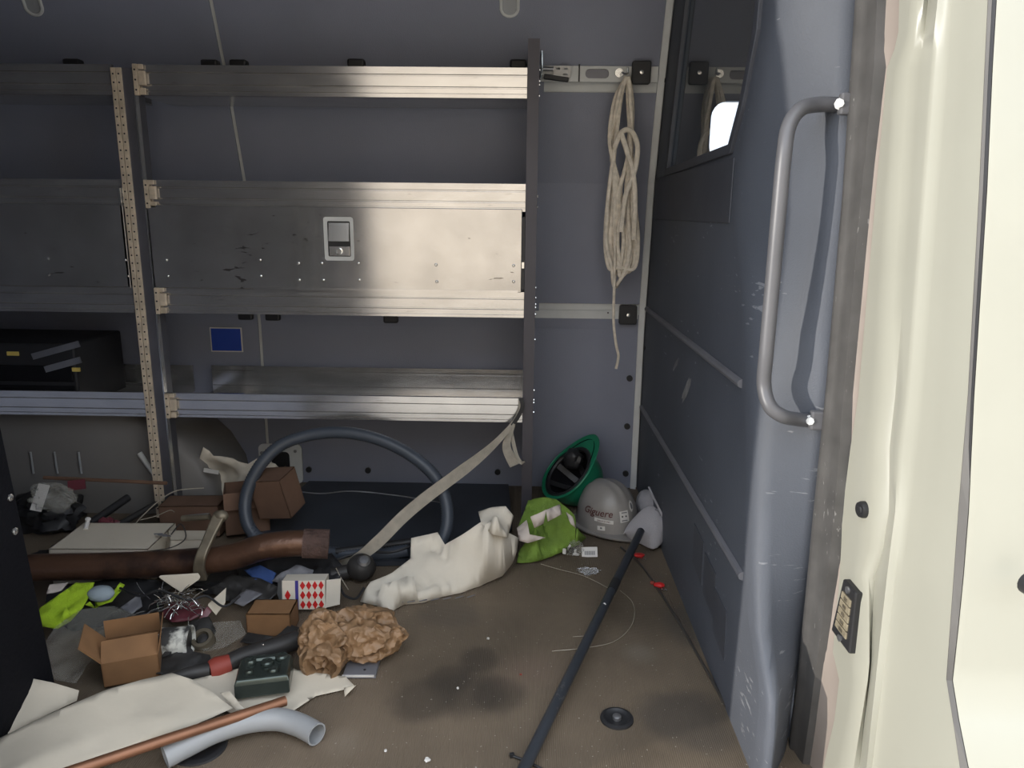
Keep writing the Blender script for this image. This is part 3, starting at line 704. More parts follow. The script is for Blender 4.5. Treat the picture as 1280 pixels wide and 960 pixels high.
# ---- rope coil on a hook
RY = WY1 - .03
hk = tag(obj('rope_hook', G().tube(smooth_path([YP(778, 90, WY1), YP(778, 91, RY), YP(784, 92, RY - .012), YP(785, 84, RY - .02)]), .003, 8), M['chrome'], smooth=True), 'small bright hook on the upper rail holding the rope', 'hook')
obj('hook_washer', G().disc(YP(774, 91, WY1 - .001), (0, 1, 0), .013, .003, 16), M['chrome'], hk)
g = G()
def wide(path, w_, th):   # flat cord
    path = [Vector(p) for p in path]; rows = []
    for i, p in enumerate(path):
        t = (path[min(i + 1, len(path) - 1)] - path[max(i - 1, 0)]).normalized(); s = t.cross(Vector((0, 1, 0)))
        if s.length < .1: s = Vector((1, 0, 0))
        s.normalize(); nrm = s.cross(t)
        rows.append([p + s * (w_ * math.cos(a)) + nrm * (th * math.sin(a)) for a in [2 * math.pi * k / 8 for k in range(8)]])
    g.loft(rows, True)
rnd = random.Random(3)
for k in range(9):
    l = 757 + k * 1.9; r = 797 - ((k * 5) % 9) * 2.2; bt = rnd.uniform(325, 362); dy = rnd.uniform(-.028, .012)
    pts = [(783, 96), (776 - k * .8, 125), (770 - k, 180), (l + 3, 240), (l, 300), (l + 5, 335), ((l + r) / 2 - 4, bt), (r - 4, 335), (r, 300), (r - 3 + rnd.uniform(-5, 3), 240), (790 - rnd.uniform(0, 6), 190), (791 - k * .6, 130), (785, 96)]
    wide(smooth_path([YP(x + rnd.uniform(-1.2, 1.2), y, RY + dy + .01 * math.sin(y * .05 + k)) for x, y in pts], 6), .0062, .0042)
wide(smooth_path([YP(x, y, RY - .034) for x, y in ((768, 185), (775, 168), (784, 162), (792, 168), (797, 185), (793, 215), (782, 245), (776, 290))], 6), .008, .005)
wide(smooth_path([YP(x, y, RY - .036) for x, y in ((776, 165), (784, 190), (791, 215), (794, 250), (792, 300))], 6), .008, .005)
wide(smooth_path([YP(x, y, RY - .02) for x, y in ((769, 290), (768, 350), (767, 400), (770, 430), (773, 445), (770, 461))], 6), .0045, .003)
tag(obj('rope_coil', g, M['rope'], smooth=True), 'coiled cream cotton cord hanging from the rail on the wall', 'rope')

# ---- grab handle on the partition
hd = thing('grab_handle', XP(1015, 528, .52), 'grey tubular grab handle bolted to the partition beside the pillar', 'handle')
HP = [(1046, 131, .520), (1020, 131, .482), (1000, 137, .450), (986, 158, .430), (980, 195, .422), (973, 270, .420), (966, 350, .420), (958, 440, .420), (955, 480, .422), (962, 507, .430), (978, 520, .452), (996, 524, .485), (1013, 526, .515)]
obj('tube', G().tube(smooth_path([XP(*p) for p in HP], 8), .0125, 14), M['handle'], hd, smooth=True)
for (px, py, X) in ((1051, 130, .514), (1014, 525, .510)):
    p = XP(px, py, X); e = obj('end_foot', G().obox((p.x + .012, p.y, p.z), (.03, .016, .035)), M['handle'], hd, bevel=.004)
    obj('bolt', G().lathe([(.010, 0), (.010, .003), (.007, .004), (.007, .010), (.0001, .011)], p, (-.6, -1, 0), 8), M['metalwhite'], e, smooth=True)
    # mounting plate against the partition
    obj('mount_plate', G().obox((p.x + .028, p.y + .012, p.z), (.006, .05, .075)), M['bulk'], hd, bevel=.003)

# ---- pillar fittings
c = XP(1077, 637, .541); tag(obj('pillar_plug', G().lathe([(.0001, .006), (.006, .006), (.007, .004), (.012, .004), (.0135, 0), (.0135, -.006)], c, (-1, -.1, 0), 20), M['black'], smooth=True), 'round black plug in the white pillar', 'plug')
pa, pb, pc, pd = XP(1060, 728, .545), XP(1077, 736, .545), XP(1069, 808, .545), XP(1044, 797, .545)
ml = thing('marker_light', (.545, (pa.y + pc.y) / 2, pc.z), 'narrow black marker light with five amber cells on the pillar', 'light')
y0 = (pa.y + pd.y) / 2; y1 = (pb.y + pc.y) / 2; z0 = (pd.z + pc.z) / 2; z1 = (pa.z + pb.z) / 2
yt = (pa.y - pd.y) ; 
def mp(u, v, X): return Vector((X, lerp(lerp(pd.y, pc.y, u), lerp(pa.y, pb.y, u), v), lerp(z0, z1, v) ))
def mbox(u0, u1, v0, v1, X0, X1): 
    q = [mp(u0, v0, X0), mp(u1, v0, X0), mp(u1, v1, X0), mp(u0, v1, X0)]; return G().prism(q, (X1 - X0, 0, 0))
obj('frame', mbox(0, 1, 0, 1, .536, .552), M['black'], ml, bevel=.003)
for k in range(5): 
    ce = obj('lens_cell', mbox(.18, .82, .17 + k * .134, .17 + k * .134 + .115, .5335, .537), M['amber'], ml, bevel=.001)
    obj('emitter', mbox(.42, .62, .2 + k * .134, .2 + k * .134 + .05, .5327, .5336), M['galv'], ce)
for v in (.07, .92): obj('screw', G().disc(mp(.5, v, .535), (1, 0, 0), .006, .004, 10), M['steel'], ml)

# ---- black end panel in the left foreground
bp = tag(obj('end_panel', G().prism([Vector((-0.955, y, z)) for y, z in ((1.06, 0), (1.33, 0), XP(0, 530, -.955).yz, (1.24, 1.55), (1.06, 1.55))], (-.018, 0, 0)), M['blackpanel'], bevel=.002), 'black upright end panel with two bolts at the left edge', 'panel')
for (px, py) in ((12, 622), (18, 664)):
    obj('bolt', G().lathe([(.007, 0), (.007, .003), (.004, .005), (.0001, .005)], XP(px, py, -.954), (1, 0, 0), 10), M['chrome'], bp, smooth=True)
#@@OBJECTS@@
# ================================================================== THINGS ON THE FLOOR
def idw(x, y, C):
    sw = sz = 0.0
    for c in C:
        d = (x - c[0]) ** 2 + (y - c[1]) ** 2 + 1e-6; w_ = 1 / d ** 1.6; sw += w_; sz += w_ * c[2]
    return sz / sw
def crum(x, y, fs, sd):
    p = Vector((x * fs + sd * 3.7, y * fs - sd * 1.9, sd))
    return (abs(noise.noise(p)) * 1.7 + abs(noise.noise(p * 2.2 + Vector((5, 1, 0)))) * .7 + abs(noise.noise(p * 4.7)) * .3) - .65
def sheet(name, outl, ctrl, m, parent=None, step=.014, amp=.006, fs=14, th=.0012, sd=0, zmin=.002, sub=0, smooth=True):
    P = [ZP(*q) for q in outl]; C3 = []
    for q in ctrl:
        if isinstance(q, list):        # a fold: heights pinned along a line
            L_ = [ZP(*r) for r in q]
            for a_, b_ in zip(L_, L_[1:]):
                k = max(1, int((b_ - a_).length / (step * .7))); C3 += [a_.lerp(b_, j / k) for j in range(k + 1)]
        else: C3.append(ZP(*q))
    V, T = tri2d([(p.x, p.y) for p in P], (), step); n = len(V)
    def edge(x, y):        # distance to the outline and its height there
        best = (9, 0)
        for i, p in enumerate(P):
            q = P[(i + 1) % len(P)]; dx, dy = q.x - p.x, q.y - p.y
            t = max(0, min(1, ((x - p.x) * dx + (y - p.y) * dy) / (dx * dx + dy * dy + 1e-12)))
            d = math.hypot(x - p.x - dx * t, y - p.y - dy * t)
            if d < best[0]: best = (d, lerp(p.z, q.z, t))
        return best
    E_ = [edge(x, y) for x, y in V]; z = [e[1] for e in E_]; fixed = [e[0] < 1e-4 for e in E_]
    for c in C3:
        for i, (x, y) in enumerate(V):
            if not fixed[i] and math.hypot(x - c.x, y - c.y) < step * .75: z[i] = c.z; fixed[i] = True
    nb = [set() for _ in V]
    for t in T:
        for i in t: nb[i] |= set(t) - {i}
    for _ in range(160):
        for i in range(n):
            if not fixed[i] and nb[i]: z[i] = sum(z[j] for j in nb[i]) / len(nb[i])
    g = G(); g.add([Vector((x, y, max(zmin, z[i] + amp * crum(x, y, fs, sd) * (.12 + .88 * min(1, E_[i][0] / .03))))) for i, (x, y) in enumerate(V)], T)
    return obj(name, g, m, parent, smooth=smooth, solid=th, angle=180)
def blob(c, rad, amp=.25, fs=1.4, sd=0, sub=4, flat=None, rot=None):
    bm = bmesh.new(); bmesh.ops.create_icosphere(bm, subdivisions=sub, radius=1.0)
    g = G(); c = Vector(c); vs = []
    for v in bm.verts:
        d = v.co.normalized(); p = d * fs + Vector((sd * 2.3, sd * 1.1, -sd))
        k = 1 + amp * (abs(noise.noise(p)) * 2 + abs(noise.noise(p * 2.3)) * 1.1 + abs(noise.noise(p * 5)) * .5 - 1.0)
        q = Vector((d.x * rad[0], d.y * rad[1], d.z * rad[2])) * k
        if rot: q = rot @ q
        q += c
        if flat is not None and q.z < flat: q.z = flat + (q.z - flat) * .03
        vs.append(q)
    g.add(vs, [tuple(v.index for v in f.verts) for f in bm.faces]); bm.free(); return g
def RZm(a): return Matrix.Rotation(math.radians(a), 3, 'Z')
def RXYZ(a, b, c): return (Matrix.Rotation(math.radians(c), 3, 'Z') @ Matrix.Rotation(math.radians(b), 3, 'Y') @ Matrix.Rotation(math.radians(a), 3, 'X'))
def ribbon(path, w, th, sides):
    path = [Vector(p) for p in path]; g = G(); rows = []
    n = len(path)
    for i, p in enumerate(path):
        t = (path[min(i + 1, n - 1)] - path[max(i - 1, 0)]).normalized(); s = sides(i / (n - 1)); s = (s - t * s.dot(t)).normalized(); nm = t.cross(s)
        ww = w(i / (n - 1)) if callable(w) else w
        rows.append([p + s * ww + nm * th, p - s * ww + nm * th, p - s * ww - nm * th, p + s * ww - nm * th])
    g.loft(rows, True); m = len(rows); g.f.append((0, 1, 2, 3)); g.f.append(tuple(4 * (m - 1) + k for k in range(4))); return g

# ---- hard hats
def hat_surface(th, ph, a, b, h):
    cp = max(math.cos(ph), 0) ** .72; k = 1 + .02 * math.exp(-((math.sin(th)) / .12) ** 2) * (1 if math.cos(th) else 1)
    return Vector((a * cp * math.cos(th), b * cp * math.sin(th), h * math.sin(ph) ** .95 if ph > 0 else 0))
def hat_mesh(a, b, h, ridge=True, brim=.014):
    g = G(); rows = []; n = 48
    prof = [(-1, 0)] + [(k / 14, 0) for k in range(15)]
    rows.append([Vector(((a + brim + (.045 * max(0, math.cos(t)) ** 2 if 1 else 0)) * math.cos(t), (b + brim) * math.sin(t), -.004)) for t in [2 * math.pi * k / n for k in range(n)]])
    rows.append([Vector(((a + brim + (.045 * max(0, math.cos(t)) ** 2)) * math.cos(t), (b + brim) * math.sin(t), .002)) for t in [2 * math.pi * k / n for k in range(n)]])
    for i in range(15):
        ph = math.pi / 2 * (.01 + .985 * i / 14); row = []
        for k in range(n):
            t = 2 * math.pi * k / n; p = hat_surface(t, ph, a, b, h)
            if ridge:
                for off, hh in ((0, .005), (b * .34, .004), (-b * .34, .004)):
                    p.z += hh * math.exp(-((p.y - off) / (b * .085)) ** 2) * math.sin(ph)
            row.append(p)
        rows.append(row)
    g.loft(rows, True); g.f.append(tuple(len(g.v) - n + k for k in range(n)))
    return g
def xf(g, R_, c):
    g.v = [Vector(c) + R_ @ v for v in g.v]; return g
A_, B_, H_ = .108, .094, .142
hc = Vector((ZP(760, 665).x, 2.275, 0.012)); HR = RXYZ(0, 0, -52)
hh = thing('hard_hat', (hc.x, hc.y, 0), 'grey hard hat covered with stickers lying by the partition', 'hard hat')
obj('shell', xf(hat_mesh(A_, B_, H_), HR, hc), M['hat'], hh, smooth=True, angle=50, solid=.003)
def on_hat(thdeg, phdeg, pts2, off=.0012):
    out = []
    for u, v in pts2:
        th = math.radians(thdeg) + u / .1; ph = math.radians(phdeg) + v / .135
        e = 1e-3; p = hat_surface(th, ph, A_, B_, H_); n = (hat_surface(th + e, ph, A_, B_, H_) - p).cross(hat_surface(th, ph + e, A_, B_, H_) - p).normalized()
        out.append(hc + HR @ (p + n * (off + .0042 * math.sin(ph) ** 2)))
    return out
def sticker(name, th, ph, w_, h_, m, rot=0, oval=False, off=.0012, parent=hh):
    g = G(); nu, nv = 10, 5; rows = []; c, s_ = math.cos(math.radians(rot)), math.sin(math.radians(rot))
    for j in range(nv + 1):
        v = (j / nv - .5) * h_; ww = w_ * (math.sqrt(max(0.02, 1 - (2 * v / h_) ** 2)) if oval else 1); pts = []
        for i in range(nu + 1):
            u = (i / nu - .5) * ww; pts.append((u * c - v * s_, u * s_ + v * c))
        rows.append(on_hat(th, ph, pts, off))
    g.loft(rows); return obj(name, g, m, parent, smooth=True, fix=True)
def text_on(txt, size, m, parent, fn, name='lettering', shear=0.0):
    cu = bpy.data.curves.new('t', 'FONT'); cu.body = txt; cu.size = size; cu.shear = shear; cu.align_x = 'CENTER'; cu.resolution_u = 3; cu.offset = size * .012
    ob = bpy.data.objects.new('t', cu); me = ob.to_mesh(); g = G()
    vs = [(v.co.x, v.co.y) for v in me.vertices]; fs = [tuple(p.vertices) for p in me.polygons]
    g.add(fn(vs), fs); ob.to_mesh_clear(); bpy.data.objects.remove(ob); bpy.data.curves.remove(cu)
    return obj(name, g, m, parent, fix=False)
# azimuth of the camera side in hat space is about -38 degrees
CZ = -38
text_on('Giguere', .032, M['redink'], hh, lambda vs: on_hat(CZ - 30, 23, vs, .0016), shear=.25)
s1 = sticker('sticker', CZ - 16, 17, .062, .011, M['white'], -3)
text_on('SERVICE INC', .0075, M['redink'], s1, lambda vs: on_hat(CZ - 16, 15.8, vs, .0022))
s2 = sticker('sticker', CZ + 24, 24, .034, .036, M['white'], 4)
for u in (-.008, .006): 
    g = G(); g.add(on_hat(CZ + 24, 24, [(u + .003 * math.cos(k), .0 + .003 * math.sin(k)) for k in [i * math.pi / 4 for i in range(8)]], .002), [tuple(range(8))]); obj('mark', g, M['black'], s2)
for v in (.012, -.013):
    g = G(); g.add(on_hat(CZ + 24, 24, [(-.011, v - .0016), (.011, v - .0016), (.011, v + .0016), (-.011, v + .0016)], .002), [(0, 1, 2, 3)]); obj('mark', g, M['ink'], s2)
s3 = sticker('sticker', CZ + 46, 36, .022, .040, M['white'], -8, True)
g = G(); g.add(on_hat(CZ + 46, 36, [(.006 * math.cos(k), .012 * math.sin(k)) for k in [i * math.pi / 5 for i in range(10)]], .002), [tuple(range(10))]); obj('mark', g, M['ink'], s3)
s4 = sticker('sticker', CZ - 20, 7.5, .024, .013, M['white'], 4)
g = G(); g.add(on_hat(CZ - 20, 7.5, [(-.003, -.002), (.003, -.002), (.003, .003), (-.003, .003)], .002), [(0, 1, 2, 3)]); obj('mark', g, M['ink'], s4)

gc = YP(716, 612, 2.43); GR = Vector((-.62, -.30, .66)).to_track_quat('Z', 'X').to_matrix() @ Matrix.Rotation(math.pi, 3, 'X')
gh = thing('hard_hat', (gc.x, gc.y, 0), 'green hard hat tipped up on its back against the wall', 'hard hat')
gtop = gc + Vector((-.02, 0, .02))
obj('shell', xf(hat_mesh(.105, .098, .135, brim=.010), GR, gtop), M['hatgreen'], gh, smooth=True, angle=50, solid=.003)
UPD = (GR @ Vector((0, 0, -1))).normalized()
g = G(); 
ringp = [gtop + GR @ Vector((.096 * math.cos(t), .09 * math.sin(t), .006)) for t in [2 * math.pi * k / 24 for k in range(24)]]
g.tube(ringp, .009, 8, closed=True); obj('headband', g, M['black'], gh, smooth=True)
for ang in (0, 45, 90, 135):
    a = math.radians(ang); pts = [gtop + GR @ Vector((.096 * math.cos(a) * s, .09 * math.sin(a) * s, .10 * (1 - s * s) + .006)) for s in (-1, -.7, -.35, 0, .35, .7, 1)]
    obj('suspension_strap', ribbon(smooth_path(pts, 3), .010, .001, lambda t, a=a: GR @ Vector((-math.sin(a), math.cos(a), 0))), M['black'], gh)
obj('dark_inner_dome', xf(hat_mesh(.098, .091, .126, False, -.004), GR, gtop), M['blackpanel'], gh, smooth=True)  # near black inner dome fitted inside the green shell
gb = blob(YP(716, 590, 2.47), (.035, .03, .04), .2, 1.5, 5, 3); obj('ear_pad', gb, M['black'], gh, smooth=True)
# fix the green hat on the floor
low = min((o.matrix_basis @ v.co).z for o in gh.children if o.type == 'MESH' for v in o.data.vertices)
gh.location.z = -low + .002

# ---- cap
kc = ZP(812, 655, .02)
cp = thing('baseball_cap', (kc.x, kc.y, 0), 'pale grey cloth cap with curved peak leaning on the partition', 'cap')
# peak: curved tongue hanging forward
rows = []
P0 = [(778, 668, .03), (784, 655, .06), (797, 640, .10), (812, 628, .13), (822, 634, .12), (829, 648, .09)]
P1 = [(782, 671, .012), (793, 677, .012), (805, 683, .012), (816, 689, .014), (828, 683, .02), (834, 664, .05)]
for t in [k / 8 for k in range(9)]:
    rows.append([ZP(*(lerp(a[i], b[i], t) for i in range(3))) + Vector((0, -.012 * math.sin(t * math.pi), .012 * math.sin(t * math.pi))) for a, b in zip(P0, P1)])
obj('peak', G().loft(rows), M['capgrey'], cp, smooth=True, solid=.004, sub=1, angle=180)
crown = blob(ZP(806, 640, .055) + Vector((.02, .06, 0)), (.042, .06, .05), .08, 1.2, 2, 4, flat=.004); obj('crown', crown, M['capgrey'], cp, smooth=True)
obj('strap_opening', G().tube(smooth_path([ZP(813, 650, .085), ZP(816, 641, .105), ZP(822, 637, .115), ZP(826, 645, .10)]), .004, 8), M['plate'], cp, smooth=True)
obj('peak_edge', G().tube(smooth_path([ZP(811, 609, .16), ZP(817, 622, .14), ZP(823, 634, .125), ZP(830, 648, .095)]), .0035, 8), M['capgrey'], cp, smooth=True)

# ---- long dark pole
pA = ZP(801, 664, .075); pB = ZP(648, 975, .014)
po = thing('pole', (pB.x, pB.y, 0), 'long dark tubular pole lying across the floor from the cap', 'pole')
obj('tube', G().hollow([pA, pA.lerp(pB, .5), pB], .0115, .002, 16), M['pole'], po, smooth=True)
d = (pA - pB).normalized()
obj('grip_sleeve', G().hollow([pA - d * .35, pA - d * .30], .0122, .003, 16), M['black'], po, smooth=True)
p = pA.lerp(pB, .42) + Vector((0, -.008, .009)); obj('rivet', G().disc(p, (0, -.6, .8), .004, .002, 8), M['white'], po)

# ---- green vest bundle between paper and hat
v = thing('green_vest', ZP(690, 690), 'crumpled leaf green vest with pale patches beside the grey hat', 'vest')
sheet('cloth', [(660, 625, .14), (676, 622, .16), (692, 623, .16), (706, 632, .15), (718, 645, .12), (721, 660, .09), (733, 672, .05), (722, 682, .03), (700, 691, .015), (672, 702, .008), (646, 704, .006), (649, 688, .03), (658, 676, .06), (652, 668, .08), (647, 660, .09), (652, 648, .11)],
      [(680, 640, .17), (690, 655, .13), (670, 665, .09), (700, 675, .07), (675, 688, .03)], M['green'], v, amp=.034, fs=24, step=.008, sd=4, th=.002)
sheet('reflective_patch', [(663, 646, .165), (682, 638, .185), (700, 630, .18), (702, 643, .16), (685, 652, .15), (668, 660, .13)], [], M['palegreen'], v, amp=.010, fs=17, step=.010, sd=4, th=.002)
sheet('reflective_patch', [(646, 660, .105), (658, 650, .13), (662, 668, .10), (682, 672, .085), (660, 679, .075), (649, 676, .08)], [], M['palegreen'], v, amp=.008, fs=17, step=.010, sd=6, th=.002)
sheet('reflective_patch', [(708, 640, .155), (716, 646, .14), (720, 660, .11), (714, 655, .125)], [], M['palegreen'], v, amp=.006, fs=17, step=.010, sd=6, th=.002)

# ---- small bagged parts and label by the hat
bg_ = thing('parts_bag', ZP(715, 690), 'small clear bag of black and white parts before the grey hat', 'plastic bag')
obj('film', blob(ZP(716, 683, .022), (.034, .03, .028), .35, 1.6, 3, 4, flat=.002), M['clear'], bg_, smooth=True)
rr = random.Random(11)
for k in range(9):
    c = ZP(711 + rr.uniform(-7, 9), 684 + rr.uniform(-12, 9), .014 + rr.random() * .02)
    obj('loose_part', G().obox(c, (.016, .006, .01), RXYZ(rr.uniform(0, 90), rr.uniform(0, 90), rr.uniform(0, 180))), M['black'] if k % 2 else M['white'], bg_, bevel=.001)
tg = tag(obj('barcode_tag', G().obox(ZP(737, 690, .012), (.047, .0012, .030), RXYZ(-38, -4, -4)), M['white']), 'small white barcode tag on the floor before the grey hat', 'tag')
for k in range(13):
    c = ZP(737, 690, .012) + RXYZ(-38, -4, -4) @ Vector((-.014 + k * .0024, -.0009, -.003))
    obj('bar', G().obox(c, (.0012 if k % 3 else .0018, .0004, .012), RXYZ(-38, -4, -4)), M['ink'], tg)
tag(obj('plastic_scrap', blob(ZP(737, 714, .006), (.032, .02, .008), .6, 1.8, 8, 3, flat=.001), M['clear2'], smooth=True), 'crinkled clear plastic scrap on the floor before the barcode tag', 'plastic scrap')
# red connectors
for i, (px, py, lab) in enumerate(((799, 694, 'small red wire connector beside the cap peak'), (824, 731, 'small red connector with bright prongs by the black cord'))):
    c = ZP(px, py, .008); t = thing('wire_connector', (c.x, c.y, 0), lab, 'connector')
    obj('body', blob(c, (.016, .011, .007), .15, 1.3, i, 3, flat=.001), M['red'], t, smooth=True)
    for q in (-1, 1): obj('prong', G().obox(c + Vector((.010 + q * .004, -.018, -.004)), (.003, .014, .002), RZm(30)), M['chrome'], t)
    obj('collar', G().tube([c + Vector((-.012, .008, 0)), c + Vector((-.02, .014, -.001))], .005, 8), M['redbrown'], t, smooth=True)
def wire(name, pts, r, m, label, cat='wire'):
    return tag(obj(name, G().tube(smooth_path([ZP(*p) for p in pts], 8), r, 6), m, smooth=True), label, cat)
wire('cord', [(776, 684, .004), (800, 705, .004), (825, 740, .004), (850, 780, .004), (870, 815, .004), (890, 850, .004), (908, 884, .004)], .0032, M['wiredark'], 'thin black cord running along the foot of the partition', 'cord')
wire('wire', [(690, 814, .003), (730, 810, .003), (765, 803, .004), (785, 788, .006), (793, 770, .006), (790, 752, .005), (775, 738, .004)], .0009, M['wire'], 'thin curled wire lying under the long pole')
wire('wire', [(676, 705, .003), (700, 712, .003), (730, 720, .004), (762, 736, .003)], .0011, M['wire'], 'fine straight pale wire before the green vest')
wire('wire', [(716, 796, .002), (730, 795, .002)], .0009, M['wire'], 'tiny bright wire clipping left of the pole')
zt = thing('cable_tie', ZP(655, 950), 'black cable tie on the floor at the near end of the pole', 'cable tie')
obj('strip', G().tube([ZP(641, 945, .004), ZP(660, 952, .005), ZP(690, 968, .003)], .0026, 6), M['black'], zt)
obj('head', G().obox(ZP(640, 944, .005), (.009, .007, .008), RZm(20)), M['black'], zt, bevel=.001)
rr = random.Random(5)
for i, (px, py, r, lab) in enumerate(((534, 950, .006, 'largest white crumb on the floor near the bottom edge'), (482, 938, .0035, 'white crumb left of the largest crumb'), (610, 798, .004, 'pale crumb on the floor below the white drawing'), (572, 860, .0032, 'white crumb on the dark oil stain'), (651, 843, .003, 'reddish grit crumb on the pinkish floor patch'))):
    tag(obj('crumb', blob(ZP(px, py, r * .7), (r, r, r * .7), .4, 1.5, i, 2, flat=.0005), M['white'] if i < 4 else M['redbrown'], smooth=True), lab, 'crumb')

# ---- papers
pp_ = thing('drawing_sheet', ZP(560, 750), 'large crumpled white drawing sheet lying under the hose end', 'paper')
sheet('page', [(450, 752, .012), (456, 738, .035), (463, 727, .05), (490, 716, .07), (513, 698, .08), (514, 672, .12), (547, 665, .13), (556, 681, .11), (575, 670, .14), (600, 653, .17), (612, 650, .18), (628, 662, .15), (648, 672, .11), (646, 690, .07), (641, 704, .04), (628, 720, .015), (600, 733, .004), (575, 741, .004), (552, 746, .004), (530, 753, .004), (505, 756, .004), (486, 767, .004), (470, 757, .012)],
      [[(478, 728, .07), (530, 717, .088), (570, 712, .085), (622, 704, .075), (640, 690, .075)], [(612, 652, .18), (606, 672, .165), (590, 700, .10)], [(545, 690, .085), (560, 700, .07)], [(462, 745, .035), (510, 742, .03), (556, 733, .035), (610, 722, .03)]], M['paperwhite'], pp_, amp=.022, fs=9, step=.012, sd=9, th=.0008)
sheet('corner_fold', [(598, 640, .17), (615, 634, .19), (632, 633, .20), (642, 645, .17), (637, 662, .14), (634, 672, .135), (616, 668, .155), (602, 656, .165)], [(620, 645, .20)], M['paperwhite'], pp_, amp=.010, fs=15, step=.010, sd=2, th=.0008)
for k in range(7):   # printed title block rows along the lower border
    x0 = 494 + k * 15; a = ZP(x0, 757 - k * 1.2 - 3, .013); b = ZP(x0 + 10, 756.5 - (k + .7) * 1.5 - 3, .013)
    obj('print_line', ribbon([a, b], .0016, .0002, lambda t: Vector((0, 1, .3))), M['ink'], pp_)

sheet_b = thing('paper_sheet', ZP(150, 920), 'large white sheet with stains under the copper pipe', 'paper')
sheet('page', [(-60, 950, .05), (0, 922, .06), (60, 893, .075), (130, 863, .085), (175, 850, .08), (215, 841, .075), (240, 849, .07), (262, 862, .06), (291, 885, .045), (262, 898, .04), (235, 909, .035), (160, 935, .035), (95, 962, .035), (0, 1000, .04), (-60, 1010, .04)],
      [[(132, 864, .085), (145, 898, .06)], [(145, 898, .058), (215, 890, .055)], [(145, 898, .06), (20, 960, .06)]], M['paper'], sheet_b, amp=.006, fs=4, step=.018, sd=3, th=.0008)
tag(sheet('paper_sheet', [(-30, 965, .03), (0, 912, .05), (18, 880, .07), (35, 847, .10), (65, 853, .09), (99, 863, .07), (96, 876, .055), (60, 893, .05), (0, 925, .035)], [], M['paper'], None, amp=.003, fs=5, step=.016, sd=7, th=.0008), 'white paper corner standing up beside the black panel', 'paper')
sc = thing('paper_sheet', ZP(380, 870), 'torn white sheet under the cast metal cover and pipe', 'paper')
sheet('page', [(262, 872, .02), (232, 852, .035), (290, 838, .03), (345, 824, .03), (372, 838, .02), (432, 846, .012), (443, 857, .012), (431, 862, .006), (395, 870, .006), (378, 881, .008), (365, 890, .01), (335, 896, .012), (308, 899, .012), (285, 890, .016)],
      [(345, 868, .016)], M['paper'], sc, amp=.006, fs=7, step=.013, sd=5, th=.0008)
sheet('torn_flap', [(275, 866, .05), (288, 864, .055), (300, 880, .045), (310, 890, .03), (295, 888, .035)], [], M['paper'], sc, amp=.003, fs=9, step=.01, sd=1, th=.0008)
sheet('torn_flap', [(430, 860, .014), (445, 857, .02), (431, 871, .006)], [], M['paper'], sc, amp=.001, fs=9, step=.01, sd=1, th=.0008)

# ---- copper pipe, pvc bend, cast cover, plate
tag(obj('copper_pipe', G().hollow([ZP(60, 974, .075), ZP(200, 927, .065), ZP(357, 876, .05)], .0098, .0014, 18), M['copper'], smooth=True), 'thin straight copper pipe lying over the white sheet', 'pipe')
pv = [ZP(*p) for p in ((206, 946, .026), (235, 931, .03), (270, 914, .034), (310, 902, .034), (345, 899, .03), (368, 904, .026), (384, 911, .024), (396, 918, .024))]
tag(obj('conduit_elbow', G().hollow(smooth_path(pv, 8), .0215, .003, 24), M['pvc'], smooth=True), 'bent grey plastic conduit with open ends below the copper pipe', 'conduit')
cv = ZP(322, 872, .02); CR = RZm(14) @ Matrix.Rotation(math.radians(-4), 3, 'X')
cov = thing('box_cover', (cv.x, cv.y, 0), 'dark green grey cast box cover lying on the torn sheet', 'cover')
base = [Vector((sx * .054, sy * .052, 0)) for sx, sy in ((-1, -1), (1, -1), (1.05, .7), (.7, 1), (-.8, 1), (-1, .8))]
g = G(); rows = []
for (k, z) in ((.96, 0), (1.0, .004), (1.0, .03), (.96, .038), (.9, .041), (.62, .041), (.58, .036)):
    rows.append([cv + Vector((0, .045, .002)) + CR @ Vector((p.x * k, p.y * k, z)) for p in base])
g.loft(rows, True); g.f.append(tuple(len(g.v) - 6 + k for k in range(6))); g.f.append(tuple(range(5, -1, -1)))
obj('body', g, M['boxmetal'], cov, bevel=.003)
for (u, v_, r) in ((-.03, .025, .012), (.005, .012, .014), (.034, .030, .014), (-.028, -.018, .009), (.02, -.022, .011)):
    c = cv + Vector((0, .045, .002)) + CR @ Vector((u, v_, .037))
    obj('knockout', G().lathe([(r, 0), (r, .005), (r * .8, .008), (r * .5, .0075), (.0001, .007)], c, CR @ Vector((0, 0, 1)), 18), M['boxmetal'], cov, smooth=True)
c = ZP(451, 838, .006); pl = thing('square_plate', (c.x, c.y, 0), 'slate grey square plate sticking out from under the brown bag', 'plate')
obj('slab', G().obox(c + Vector((0, .02, 0)), (.072, .085, .010), RZm(2)), M['plate'], pl, bevel=.001)
obj('bright_edge', G().obox(c + Vector((-.001, -.0235, .002)), (.070, .003, .004), RZm(2)), M['white'], pl)
obj('screw_hole', G().disc(c + Vector((.01, -.005, .0055)), (0, 0, 1), .003, .001, 8), M['black'], pl)

